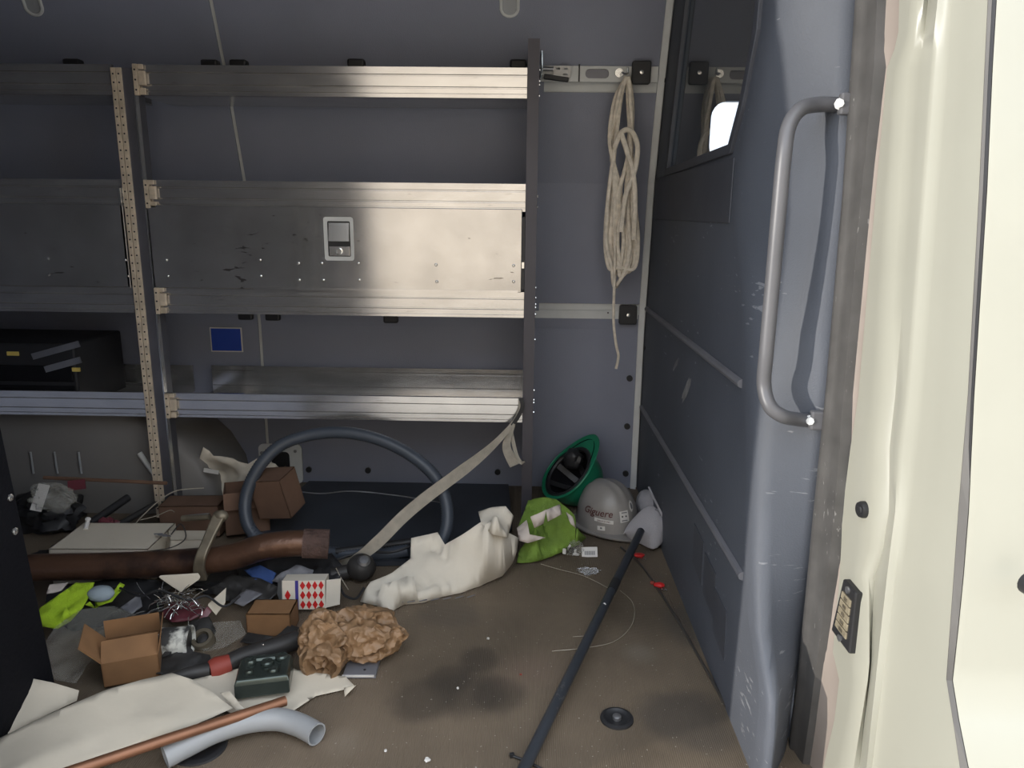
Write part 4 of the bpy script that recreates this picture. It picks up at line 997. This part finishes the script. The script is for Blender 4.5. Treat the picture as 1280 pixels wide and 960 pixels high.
# ---- crumpled brown paper bag
def bagblob(c, rad, sd):      # facets and folds: distance to scattered ridges
    bm = bmesh.new(); bmesh.ops.create_icosphere(bm, subdivisions=5, radius=1.0); g = G(); vs = []
    for v in bm.verts:
        d = v.co.normalized(); p = d * 1.9 + Vector((sd * 2.3, sd, -sd))
        p = p + noise.noise_vector(d * 1.5 + Vector((sd, 0, 0))) * .55
        F_ = noise.voronoi(p)[0]; F2 = noise.voronoi(p * 2.1 + Vector((3, 1, 2)))[0]
        k = .86 + .42 * (F_[1] - F_[0]) * -.55 + .30 * F_[0] + .14 * F2[0] + .16 * noise.noise(d * 1.3 + Vector((sd, sd, 0)))
        q = Vector(c) + Vector((d.x * rad[0], d.y * rad[1], d.z * rad[2])) * k
        if q.z < .003: q.z = .003 + (q.z - .003) * .02
        vs.append(q)
    g.add(vs, [tuple(v.index for v in f.verts) for f in bm.faces]); bm.free(); return g
kb = thing('paper_bag', ZP(432, 835), 'crumpled brown paper bag on the floor beside the patterned carton', 'paper bag')
c1 = ZP(404, 812, .055); c2 = ZP(452, 792, .06)
g = bagblob(c2, (.088, .062, .056), 3); g2 = bagblob(c1 + Vector((0, .03, .0)), (.062, .055, .066), 6)
g.add(g2.v, g2.f); obj('body', g, M['kraft'], kb, smooth=True, angle=35)
cm = ZP(404, 824, .04); rows = []
for i in range(26):
    a = 2 * math.pi * i / 26; k = 1 + .22 * noise.noise(Vector((math.cos(a) * 1.6, math.sin(a) * 1.6, 3)))
    u = Vector((math.cos(a), 0.1, math.sin(a) * .82)); row = []
    for (r, dy) in ((.060, .035), (.064, .0), (.058, -.028), (.046, -.034), (.036, -.018), (.022, .02), (.002, .035)):
        n_ = noise.noise(Vector((a * 3, r * 60, 1))) * .006
        p = cm + u * (r * k + n_) * .82 + Vector((0, dy + n_, 0)); p.z = max(p.z, .003); row.append(p)
    rows.append(row)
rows.append(rows[0]); obj('rolled_mouth', G().loft(rows), M['kraft'], kb, smooth=True, angle=25)

# ---- patterned carton
PR = RXYZ(-8, 0, 4); pc0 = ZP(384, 762, .012)
ct = thing('patterned_carton', (pc0.x, pc0.y, 0), 'white carton printed with red diamonds and a blue band', 'carton')
def PL(u, v_, d=0.0): return pc0 + PR @ Vector((u, -d, v_))
W0, W1, Hh = -.062, .046, .076
obj('carton_body', G().prism([PL(W0, 0), PL(W1, 0), PL(W1, Hh), PL(W0, Hh)], PR @ Vector((.0, .05, 0))), M['paperwhite'], ct, bevel=.001)
obj('blue_band', G().prism([PL(W0 + .033, 0, .0006), PL(W0 + .041, 0, .0006), PL(W0 + .041, Hh, .0006), PL(W0 + .033, Hh, .0006)], PR @ Vector((0, .0004, 0))), M['navy'], ct)
def dia(cu, cv_, w_, h_): return G().prism([PL(cu - w_, cv_, .0006), PL(cu, cv_ - h_, .0006), PL(cu + w_, cv_, .0006), PL(cu, cv_ + h_, .0006)], PR @ Vector((0, .0004, 0)))
for i in range(4):
    for j in range(3): obj('red_diamond', dia(W0 + .0515 + i * .0155, .013 + j * .025, .0068, .0115), M['red'], ct)
obj('red_diamond', dia(W0 + .014, .038, .0075, .014), M['red'], ct)
obj('open_flap', G().prism([PL(W1, .004), PL(W1 + .036, .012), PL(W1 + .040, Hh * 1.05), PL(W1 + .004, Hh)], PR @ Vector((0, .002, 0))), M['paperwhite'], ct)
obj('side_flap', G().prism([PL(W0, 0), PL(W0, Hh), PL(W0 - .018, Hh * .92, -.035), PL(W0 - .022, .03, -.035)], PR @ Vector((.002, .002, 0))), M['pvc'], ct)

# ---- cardboard boxes
def carton(name, c, size, yaw, m, label, flaps=(), tilt=(0, 0), open_top=False, cat='cardboard box'):
    R_ = RXYZ(tilt[0], tilt[1], yaw); c = Vector(c); t = thing(name, (c.x, c.y, 0), label, cat); w_, d_, h_ = Vector(size) / 2; T_ = .0025
    def q(x, y, z): return c + R_ @ Vector((x, y, z))
    def face(nm, p4, nrm): return obj(nm, G().prism([q(*p) for p in p4], R_ @ (Vector(nrm) * T_)), m, t)
    h2 = 2 * h_
    face('side', [(-w_, -d_, 0), (w_, -d_, 0), (w_, -d_, h2), (-w_, -d_, h2)], (0, 1, 0)); face('side', [(-w_, d_, 0), (w_, d_, 0), (w_, d_, h2), (-w_, d_, h2)], (0, -1, 0))
    face('side', [(-w_, -d_, 0), (-w_, d_, 0), (-w_, d_, h2), (-w_, -d_, h2)], (1, 0, 0)); face('side', [(w_, -d_, 0), (w_, d_, 0), (w_, d_, h2), (w_, -d_, h2)], (-1, 0, 0))
    face('bottom', [(-w_, -d_, 0), (w_, -d_, 0), (w_, d_, 0), (-w_, d_, 0)], (0, 0, 1))
    if not open_top: face('lid', [(-w_, -d_, h2), (w_, -d_, h2), (w_, d_, h2), (-w_, d_, h2)], (0, 0, -1))
    for (sd, L_, ang) in flaps:       # side, length, angle from the wall's plane outward
        a = math.radians(ang); dz = L_ * math.cos(a); do = L_ * math.sin(a)
        if sd == 'f': p4 = [(-w_, -d_, h2), (w_, -d_, h2), (w_, -d_ - do, h2 + dz), (-w_, -d_ - do, h2 + dz)]; n_ = (0, .7, .7)
        if sd == 'b': p4 = [(-w_, d_, h2), (w_, d_, h2), (w_, d_ + do, h2 + dz), (-w_, d_ + do, h2 + dz)]; n_ = (0, -.7, .7)
        if sd == 'l': p4 = [(-w_, -d_, h2), (-w_, d_, h2), (-w_ - do, d_, h2 + dz), (-w_ - do, -d_, h2 + dz)]; n_ = (.7, 0, .7)
        if sd == 'r': p4 = [(w_, -d_, h2), (w_, d_, h2), (w_ + do, d_, h2 + dz), (w_ + do, -d_, h2 + dz)]; n_ = (-.7, 0, .7)
        face('flap', p4, n_)
    return t
c = ZP(152, 856, .012)
carton('cardboard_box', c + Vector((0, .055, 0)), (.110, .085, .060), 22, M['card'], 'small open cardboard box with raised flaps behind the white sheet', (('f', .045, -50), ('b', .045, 4), ('l', .06, 38), ('r', .045, 12)), (6, 0), True)
c = ZP(336, 795, .002)
carton('cardboard_box', c + Vector((0, .035, 0)), (.105, .07, .058), 2, M['card'], 'closed cardboard box on the floor below the patterned carton')
c = ZP(302, 668, .02)
carton('cardboard_box', c + Vector((.0, .06, 0)), (.13, .11, .135), 20, M['carddark'], 'open dull cardboard box directly behind the hose loop', (('r', .07, 60), ('f', .05, 160)), (0, 0), True)
c = ZP(334, 655, .09)
carton('cardboard_box', c + Vector((.015, .10, 0)), (.11, .09, .13), -14, M['carddark'], 'brown cardboard box leaning inside the top of the hose loop', (), (10, -8))
c = ZP(240, 668, .01)
carton('cardboard_box', c + Vector((.0, .03, 0)), (.18, .09, .10), 4, M['carddark'], 'wide dull brown carton behind the rusty pipe and its clamp')

# ---- white cartons at the left
c = ZP(118, 694, .115)
carton('white_carton', c + Vector((0, .10, -.09)), (.26, .17, .10), 2, M['paper'], 'long flat white carton behind the rusty pipe', (), (0, 0), cat='carton')
c = ZP(205, 692, .09)
w2 = carton('white_carton', c + Vector((.03, .05, -.05)), (.10, .07, .08), 30, M['paper'], 'small white carton with dark print next to the long carton', (), (0, 12), cat='carton')
a = ZP(205, 675, .125)
for k in range(3): obj('print_line', G().obox(a + Vector((-.02 + .014 * k, .012 - .006 * k, .012)), (.022, .008, .001), RXYZ(0, 12, 38)), M['ink'], w2)

# ---- rusty pipe with clamp
RP = [YP(x, y, Y) for x, y, Y in ((-10, 711, 1.70), (60, 709, 1.72), (150, 707, 1.74), (225, 703, 1.76), (285, 697, 1.77), (325, 685, 1.78), (355, 680, 1.79), (385, 679, 1.80), (409, 680, 1.81))]
pipe = thing('rusty_pipe', (RP[4].x, RP[4].y, 0), 'thick rusty brown bent pipe lying on top of the pile', 'pipe')
RPs = smooth_path(RP, 6)
obj('tube', G().hollow(RPs, lambda t: .036 - .004 * t, .003, 24) if 0 else G().hollow(RPs, .0345, .004, 24), M['rust'], pipe, smooth=True)
e0, e1 = RPs[-1], RPs[-9]; dd = (e0 - e1).normalized()
obj('coupling', G().hollow([e0 - dd * .062, e0 - dd * .03, e0 + dd * .004], .0385, .007, 24), M['rustend'], pipe, smooth=True)
cl = thing('pipe_clamp', YP(258, 725, 1.72), 'dull cast metal clamp arm hooked over the rusty pipe', 'clamp')
CP = smooth_path([YP(x, y, Y) for x, y, Y in ((252, 724, 1.725), (249, 712, 1.715), (251, 697, 1.715), (258, 680, 1.735), (266, 662, 1.76), (274, 645, 1.78))], 5)
obj('arm', ribbon(CP, lambda t: .016 - .003 * math.sin(t * 3.1), .008, lambda t: Vector((1, .1, 0))), M['galv'], cl, bevel=.004)
ctr = min(RPs, key=lambda p: abs(p.x - YP(252, 703, 1.76).x))
obj('band', G().tube([ctr + Vector((0, .041 * math.cos(a), .041 * math.sin(a))) for a in [2 * math.pi * k / 24 for k in range(24)]], .006, 8, closed=True), M['galv'], cl, smooth=True)
obj('bolt', G().tube([YP(228, 648, 1.80), YP(262, 646, 1.79)], .008, 10), M['galv'], cl, smooth=True)
obj('knuckle', blob(YP(276, 645, 1.785), (.02, .016, .016), .1, 1.2, 1, 3), M['galv'], cl, smooth=True)

# ---- corrugated hose
HPt = [(519, 713, 1.93), (536, 700, 1.96), (550, 682, 1.99), (559, 655, 2.02), (557, 625, 2.06), (543, 595, 2.10), (515, 570, 2.13), (478, 551, 2.15), (435, 541, 2.16), (392, 543, 2.16), (352, 556, 2.14), (325, 582, 2.11), (309, 615, 2.08), (307, 645, 2.05), (318, 668, 2.03), (345, 684, 2.01), (385, 693, 2.0), (430, 695, 1.99), (475, 693, 1.99), (512, 688, 1.99)]
hp = resample(smooth_path([YP(*p) for p in HPt], 10), .0042)
hp = [Vector((p.x, p.y, max(p.z, .022))) for p in hp]
n_h = len(hp)
tag(obj('corrugated_hose', G().tube(hp, lambda t: .0182 + (.0013 if int(t * (n_h - 1) + .5) % 2 else -.0004), 14), M['hose'], smooth=True, angle=50), 'slate blue corrugated hose looped upright in front of the shelf', 'hose')

# ---- webbing strap hanging from the shelf corner
sp = thing('webbing_strap', YP(640, 585, 2.2), 'cream webbing strap hung from the lower shelf corner across the hose', 'strap')
S1 = smooth_path([YP(x, y, Y) for x, y, Y in ((650, 501, 2.222), (650, 512, 2.218), (642, 528, 2.21), (622, 551, 2.18), (600, 571, 2.14), (570, 594, 2.08), (535, 620, 2.02), (505, 645, 1.96), (475, 675, 1.92), (455, 692, 1.91), (438, 701, 1.92), (420, 703, 1.93))], 6)
obj('webbing', ribbon(S1, lambda t: .006 + .012 * max(0, min(1, (t - .18) / .25)) * (1 if t < .75 else max(.35, 1 - (t - .75) * 3.2)), .0012, lambda t: Vector((.50, .12, -.80)) if t > .2 else Vector((.8, .1, -.5))), M['strap'], sp)
S2 = smooth_path([YP(x, y, 2.205) for x, y in ((643, 530), (636, 545), (633, 558), (637, 570), (643, 582))], 6)
obj('strap_tail', ribbon(S2, lambda t: .004 + .011 * math.sin(min(1, t * 1.3) * 1.5), .0012, lambda t: Vector((1, 0, .25))), M['strap'], sp)
S3 = smooth_path([YP(x, y, 2.212) for x, y in ((639, 540), (642, 555), (646, 570), (651, 578), (656, 577))], 6)
obj('strap_tail', ribbon(S3, .006, .0012, lambda t: Vector((1, .4, .5))), M['strap'], sp)
obj('dark_knot', ribbon(smooth_path([YP(651, 498, 2.221), YP(653, 508, 2.218), YP(648, 520, 2.214), YP(640, 532, 2.208)]), .006, .003, lambda t: Vector((1, .2, 0))), M['black'], sp)

# ---- crumpled paper behind the boxes, dark sheet on the floor, ball, scraps
tagp = thing('wrapping_paper', YP(290, 630, 2.33), 'crumpled white wrapping paper against the wall behind the boxes', 'paper')
def standing(name, pts, Y, ctrl, m, parent, amp=.012, fs=9, sd=1, step=.016, dy=0.0):
    P = [YP(x, y, Y) for x, y in pts]; V, T = tri2d([(p.x, p.z) for p in P], (), step); g = G()
    g.add([Vector((u, Y + amp * 1.6 * crum(u, v_, fs, sd) + dy * v_, v_)) for u, v_ in V], T); return obj(name, g, m, parent, smooth=True, solid=.001, angle=180)
standing('page', [(250, 590), (252, 572), (258, 556), (270, 567), (285, 569), (300, 575), (312, 578), (322, 573), (335, 580), (352, 590), (365, 596), (360, 604), (330, 625), (300, 640), (260, 640)], 2.36, [], M['paper'], tagp, amp=.03)
obj('tape_label', G().obox(YP(264, 589, 2.30), (.05, .002, .014), RXYZ(0, 10, 0)), M['white'], tagp)
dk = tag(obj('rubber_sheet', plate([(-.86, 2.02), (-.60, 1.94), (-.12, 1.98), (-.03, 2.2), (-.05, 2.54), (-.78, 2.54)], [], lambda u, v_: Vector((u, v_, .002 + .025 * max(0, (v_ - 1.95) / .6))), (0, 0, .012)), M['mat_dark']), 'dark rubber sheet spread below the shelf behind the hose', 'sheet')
c = YP(452, 717, 1.87); bl = thing('steel_ball', (c.x, c.y, 0), 'dark shiny steel ball valve between the hose and the carton', 'valve')
obj('ball', blob((c.x, c.y, .042), (.040, .038, .037), .02, 1, 1, 4), M['greyd'], bl, smooth=True)
obj('neck', G().tube([Vector((c.x - .03, c.y, .03)), Vector((c.x - .08, c.y - .01, .022))], .02, 14), M['greyd'], bl, smooth=True)
obj('cap', G().lathe([(.016, 0), (.018, .006), (.012, .012), (.0001, .013)], (c.x + .012, c.y - .02, .068), (.2, -.5, .8), 16), M['steel'], bl, smooth=True)

# ---- lime vest, pad, clear sheet at the left
tag(sheet('lime_vest', [(40, 780, .06), (50, 760, .08), (75, 742, .10), (95, 728, .11), (118, 728, .11), (112, 745, .09), (104, 760, .075), (88, 778, .055), (72, 786, .05), (52, 784, .055)], [(80, 758, .10)], M['lime'], None, amp=.022, fs=15, step=.010, sd=3, th=.002), 'bright lime safety vest crumpled beside the black panel', 'vest')
tag(sheet('lime_cloth', [(106, 756, .08), (118, 748, .085), (138, 744, .08), (150, 728, .09), (156, 731, .085), (140, 752, .07), (118, 760, .06)], [], M['lime'], None, amp=.01, fs=18, step=.010, sd=6, th=.002), 'small lime cloth end under the round blue grey pad', 'cloth')
c = ZP(126, 742, .09); tag(obj('round_pad', blob(c, (.032, .024, .018), .05, 1, 2, 4), M['bluegrey'], smooth=True), 'round blue grey pad beside the lime vest', 'pad')
tag(sheet('white_rag', [(58, 742, .09), (62, 730, .10), (85, 728, .10), (76, 738, .095), (66, 741, .09)], [], M['palegreen'], None, amp=.006, fs=20, step=.008, sd=4, th=.002), 'small pale rag above the lime vest', 'rag')
tag(sheet('clear_sheet', [(52, 845, .03), (58, 800, .05), (70, 782, .07), (100, 762, .08), (140, 758, .07), (165, 765, .06), (190, 785, .05), (198, 800, .04), (160, 815, .05), (110, 830, .05), (95, 855, .02)], [(120, 785, .085)], M['clear'], None, amp=.022, fs=11, step=.012, sd=8, th=.0), 'crinkled clear plastic sheet behind the open cardboard box', 'plastic sheet')

# ---- paint-smeared tin, rings, tool
c0 = ZP(188, 806, .034); c1_ = ZP(236, 803, .036)
tin = thing('paint_tin', ((c0.x + c1_.x) / 2, c0.y, 0), 'small tin smeared with white paint lying on its side', 'tin')
c1_.y = c0.y + .012; c0.z = c1_.z = .036
obj('wall', G().hollow([c0, c0.lerp(c1_, .5), c1_], .035, .003, 24), M['paint'], tin, smooth=True)
ax_ = (c1_ - c0).normalized()
for q in (c0, c1_): obj('rim', G().hollow([q - ax_ * .004, q + ax_ * .004], .037, .004, 24), M['paint'], tin, smooth=True)
obj('end_disc', G().disc(c0.lerp(c1_, .95), ax_, .032, .002, 20), M['greyd'], tin)
for i, (px, py, r, m_, lab) in enumerate(((254, 800, .026, 'galv', 'brown pipe ring to the right of the paint tin'), (222, 826, .036, 'greyd', 'dark round fitting below the paint tin'))):
    c = ZP(px, py, .016); t = thing('pipe_fitting', (c.x, c.y, 0), lab, 'fitting')
    rr_ = RXYZ(28, 10 * i, 0) @ Vector((0, 0, 1))
    obj('ring', G().lathe([(r * .55, -.012), (r, -.012), (r, .006), (r * .92, .012), (r * .6, .012), (r * .55, .004), (r * .55, -.012)], c, rr_, 24), M[m_], t, smooth=True)
    obj('plug', G().lathe([(r * .5, 0), (r * .45, .008), (r * .2, .010), (.0001, .010)], c, rr_, 16), M['galv'] if i else M['greyd'], t, smooth=True)
tl = thing('hand_tool', ZP(290, 840), 'dark long hand tool with orange red collar behind the cast cover', 'tool')
TA, TB, TC, TD, TE = ZP(205, 852, .03), ZP(262, 838, .035), ZP(280, 832, .036), ZP(305, 820, .04), ZP(372, 800, .035)
obj('handle', G().tube(smooth_path([TA, TA.lerp(TB, .5) + Vector((0, 0, .004)), TB]), lambda t: .013 + .004 * t, 14), M['greyd'], tl, smooth=True)
obj('collar', G().tube([TB, TB.lerp(TC, .5), TC + Vector((.012, .006, .002))], lambda t: .020 + .004 * math.sin(t * 3.14), 16), M['redbrown'], tl, smooth=True)
obj('barrel', G().tube(smooth_path([TC, TD, TD.lerp(TE, .5), TE]), lambda t: .019 + .003 * t, 14), M['greyd'], tl, smooth=True)
obj('rod', G().tube([ZP(296, 813, .05), ZP(330, 806, .055)], .004, 8), M['chrome'], tl, smooth=True)
obj('trigger', G().obox(ZP(307, 824, .03), (.016, .02, .03), RZm(20)), M['black'], tl, bevel=.003)

# ---- mixed scraps under and around the pipe
tag(obj('paper_cone', G().prism([ZP(198, 722, .10), ZP(247, 719, .10), ZP(250, 724, .09), ZP(226, 741, .06), ZP(215, 733, .075)], (0, .006, .004)), M['paper'], bevel=.002), 'white folded paper wedge right under the rusty pipe', 'paper')
nb = thing('torn_label', ZP(265, 765, .03), 'torn white and maroon label left of the closed cardboard box', 'label')
obj('white_part', G().prism([ZP(260, 757, .055), ZP(282, 737, .07), ZP(281, 755, .05), ZP(270, 769, .03)], (0, .004, .003)), M['paper'], nb)
obj('maroon_part', G().prism([ZP(248, 776, .03), ZP(258, 760, .05), ZP(264, 765, .04), ZP(255, 776, .026)], (0, .004, .003)), M['maroon'], nb)
rr = random.Random(21)
g = G()
for k in range(60):
    x = rr.gauss(222, 16); y = rr.gauss(752, 7); z = rr.uniform(.04, .075); a = ZP(x, y, z); b = a + Vector((rr.gauss(0, .03), rr.gauss(0, .03), rr.gauss(0, .012)))
    g.tube(smooth_path([a, a.lerp(b, .5) + Vector((rr.gauss(0, .008), 0, rr.uniform(0, .015))), b], 3), .0011, 5)
tag(obj('wire_tangle', g, M['chrome'], smooth=True), 'tangle of bright thin wire ends under the pipe clamp', 'wire tangle', kind='stuff')
tag(sheet('maroon_wrapper', [(200, 768, .02), (215, 752, .04), (248, 752, .045), (258, 765, .03), (240, 776, .02), (215, 778, .02)], [], M['maroon'], None, amp=.02, fs=18, step=.012, sd=2, th=.0015), 'maroon wrapper below the tangle of bright wire', 'wrapper')
tag(sheet('blue_cloth', [(305, 712, .06), (325, 706, .075), (345, 716, .06), (340, 730, .04), (318, 724, .05)], [], M['bluecloth'], None, amp=.02, fs=18, step=.01, sd=5, th=.002), 'crumpled blue cloth under the rusty pipe end', 'cloth')
tag(sheet('dark_filler_sheet', [(262, 735, .04), (290, 718, .05), (325, 722, .055), (352, 735, .04), (335, 752, .02), (300, 752, .02), (275, 750, .02)], [(300, 735, .06)], M['greyd'], None, amp=.03, fs=16, step=.012, sd=9, th=.002), 'added dark filler sheet below the rusty pipe', 'rag')  # invented dark sheet filling a dark part of the pile
tag(sheet('grey_glove', [(340, 728, .05), (352, 716, .07), (370, 706, .08), (392, 712, .07), (388, 724, .05), (362, 734, .03)], [], M['plate'], None, amp=.03, fs=20, step=.010, sd=12, th=.002), 'crumpled grey glove behind the patterned carton', 'glove')
tag(sheet('grey_scrap', [(288, 752, .035), (308, 736, .05), (328, 742, .045), (304, 758, .025)], [], M['plate'], None, amp=.004, fs=9, step=.012, sd=1, th=.002), 'flat grey scrap above the closed cardboard box', 'scrap')
tag(sheet('dark_film', [(150, 760, .05), (175, 742, .07), (178, 758, .05), (165, 768, .04)], [], M['plate'], None, amp=.01, fs=9, step=.012, sd=1, th=.001), 'grey film corner right of the round pad', 'film')
def tubes(name, pts, r, m, label, cat, seg=12):
    return tag(obj(name, G().tube(smooth_path([ZP(*p) for p in pts], 5), r, seg), m, smooth=True), label, cat)
tubes('black_bar', [(112, 655, .10), (160, 622, .13)], .012, M['black'], 'black bar sticking up behind the long white carton', 'bar')
tubes('black_bar', [(420, 690, .03), (522, 676, .05)], .012, M['black'], 'black bar lying inside the foot of the hose loop', 'bar')
tubes('black_bar', [(150, 655, .06), (195, 630, .08)], .010, M['greyd'], 'grey bar beside the foot of the shelf post', 'bar')
tubes('thin_rod', [(55, 597, .19), (120, 600, .19), (208, 604, .19)], .006, M['carddark'], 'thin brown rod lying across the wheel arch', 'rod', 8)
tubes('white_tube', [(228, 648, .11), (262, 645, .11)], .009, M['pvc'], 'short pale tube behind the pipe clamp', 'tube')
def wires(name, pts, r, m, label):
    return tag(obj(name, G().tube(smooth_path([YP(*p) for p in pts], 6), r, 6), m, smooth=True), label, 'wire')
wires('wire', [(165, 660, 1.95), (178, 645, 1.98), (200, 625, 2.02), (222, 613, 2.05), (255, 610, 2.08)], .0016, M['wire'], 'springy pale wire arching beside the shelf post foot')
wires('wire', [(175, 650, 1.95), (195, 645, 1.98), (212, 638, 2.0), (218, 640, 2.02)], .0012, M['wire'], 'short pale wire below the arching wire')
wires('wire', [(355, 612, 2.22), (400, 617, 2.22), (440, 614, 2.22), (500, 620, 2.24), (560, 630, 2.2)], .0022, M['steel'], 'grey wire along the wall foot behind the hose')
wires('wire', [(420, 710, 1.85), (426, 722, 1.84), (436, 738, 1.82)], .0014, M['wire'], 'bright bent wire right of the patterned carton')
# packs by the wheel arch
pk = thing('plastic_pack', ZP(70, 640, .10), 'clear plastic pack with red and white card beside the wheel arch', 'pack')
obj('film', blob(ZP(66, 622, .16), (.065, .04, .045), .3, 1.5, 4, 4), M['clear'], pk, smooth=True)
obj('card', G().obox(ZP(50, 622, .16), (.03, .004, .08), RXYZ(-15, 20, 20)), M['white'], pk)
obj('red_card', G().obox(ZP(96, 606, .18), (.05, .004, .03), RXYZ(-15, -5, 10)), M['maroon'], pk)
tag(obj('red_pouch', blob(ZP(133, 658, .10), (.04, .03, .024), .3, 1.5, 6, 4), M['maroon'], smooth=True), 'dark red pouch in clear film behind the long white carton', 'pouch')
wj = thing('wall_anchor', ZP(108, 655, .12), 'small white plastic anchor standing above the long white carton', 'anchor')
obj('stem', G().tube([ZP(107, 662, .125), ZP(110, 650, .14)], .006, 8), M['white'], wj, smooth=True)
obj('head', blob(ZP(110, 649, .145), (.008, .007, .006), .1, 1, 1, 2), M['white'], wj, smooth=True)
# made-up dark lumps added to fill the pile's dark parts and carry things
for i, (px, py, rad, m_, lab) in enumerate(((85, 700, (.13, .07, .03), 'black', 'added dark filler under the long white carton'), (150, 745, (.13, .09, .03), 'greyd', 'added dark grey filler under the wire tangle'), (60, 640, (.11, .09, .08), 'black', 'added dark filler beside the wheel arch under the plastic pack'), (300, 725, (.13, .08, .02), 'black', 'added dark filler under the dark filler sheet'), (185, 672, (.07, .06, .04), 'black', 'added dark filler at the foot of the shelf post'))):
    tag(obj('dark_filler_lump', blob(ZP(px, py, rad[2] * .6), rad, .25, 1.8, i + 2, 4, flat=.002), M[m_], smooth=True), lab, 'filler')

# ---- dark filler added to darken the gaps between the larger pieces
tag(sheet('grey_filler_film', [(238, 800, .01), (262, 778, .025), (300, 775, .03), (308, 792, .02), (285, 808, .012), (255, 815, .008)], [], M['clear'], None, amp=.02, fs=16, step=.012, sd=14, th=.0), 'added dull grey film between the paint tin and the closed box', 'film')
tag(sheet('dark_filler_sheet', [(195, 842, .02), (200, 822, .03), (230, 812, .035), (262, 818, .03), (268, 834, .02), (235, 846, .012)], [], M['greyd'], None, amp=.02, fs=18, step=.011, sd=15, th=.002), 'added dark filler sheet below the round fitting', 'rag')
tag(sheet('dark_filler_sheet', [(225, 800, .01), (240, 776, .03), (262, 772, .035), (270, 788, .02), (262, 806, .008)], [], M['greyd'], None, amp=.02, fs=18, step=.011, sd=16, th=.002), 'added dark filler sheet right of the paint tin', 'rag')
tag(sheet('dark_filler_sheet', [(368, 795, .012), (330, 806, .02), (300, 802, .02), (310, 790, .025), (345, 796, .03), (362, 780, .03), (374, 784, .02)], [], M['greyd'], None, amp=.012, fs=18, step=.011, sd=17, th=.002), 'added dark filler sheet between the closed box and the hand tool', 'rag')
tag(sheet('black_filler_film', [(290, 700, .05), (330, 696, .08), (415, 692, .06), (432, 712, .04), (420, 728, .02), (350, 722, .05), (300, 722, .04)], [], M['black'], None, amp=.03, fs=14, step=.013, sd=18, th=.001), 'added black filler film under the open end of the rusty pipe', 'film')
tag(sheet('black_filler_film', [(55, 765, .02), (60, 735, .05), (150, 722, .06), (200, 726, .05), (205, 760, .03), (150, 778, .02), (90, 790, .01)], [], M['black'], None, amp=.02, fs=12, step=.016, sd=19, th=.001), 'added black filler film below the lime vest and round pad', 'film')
wire('cable', [(150, 735, .09), (175, 745, .09), (200, 738, .10), (235, 750, .08), (258, 745, .08), (280, 758, .06), (300, 745, .07)], .003, M['black'], 'added black cable winding through the wire tangle', 'cable')
wire('cable', [(424, 730, .06), (427, 738, .05), (432, 745, .045), (445, 748, .03), (455, 735, .04)], .0035, M['black'], 'added black cable between the patterned carton and the steel ball', 'cable')
wire('cable', [(420, 700, .05), (455, 690, .06), (490, 690, .07), (520, 680, .08)], .004, M['black'], 'added black cable inside the lower hose loop', 'cable')
wire('cable', [(180, 690, .13), (215, 684, .14), (232, 672, .14), (226, 655, .14), (214, 668, .13)], .0018, M['wiredark'], 'thin dark cable looped over the small white carton', 'cable')
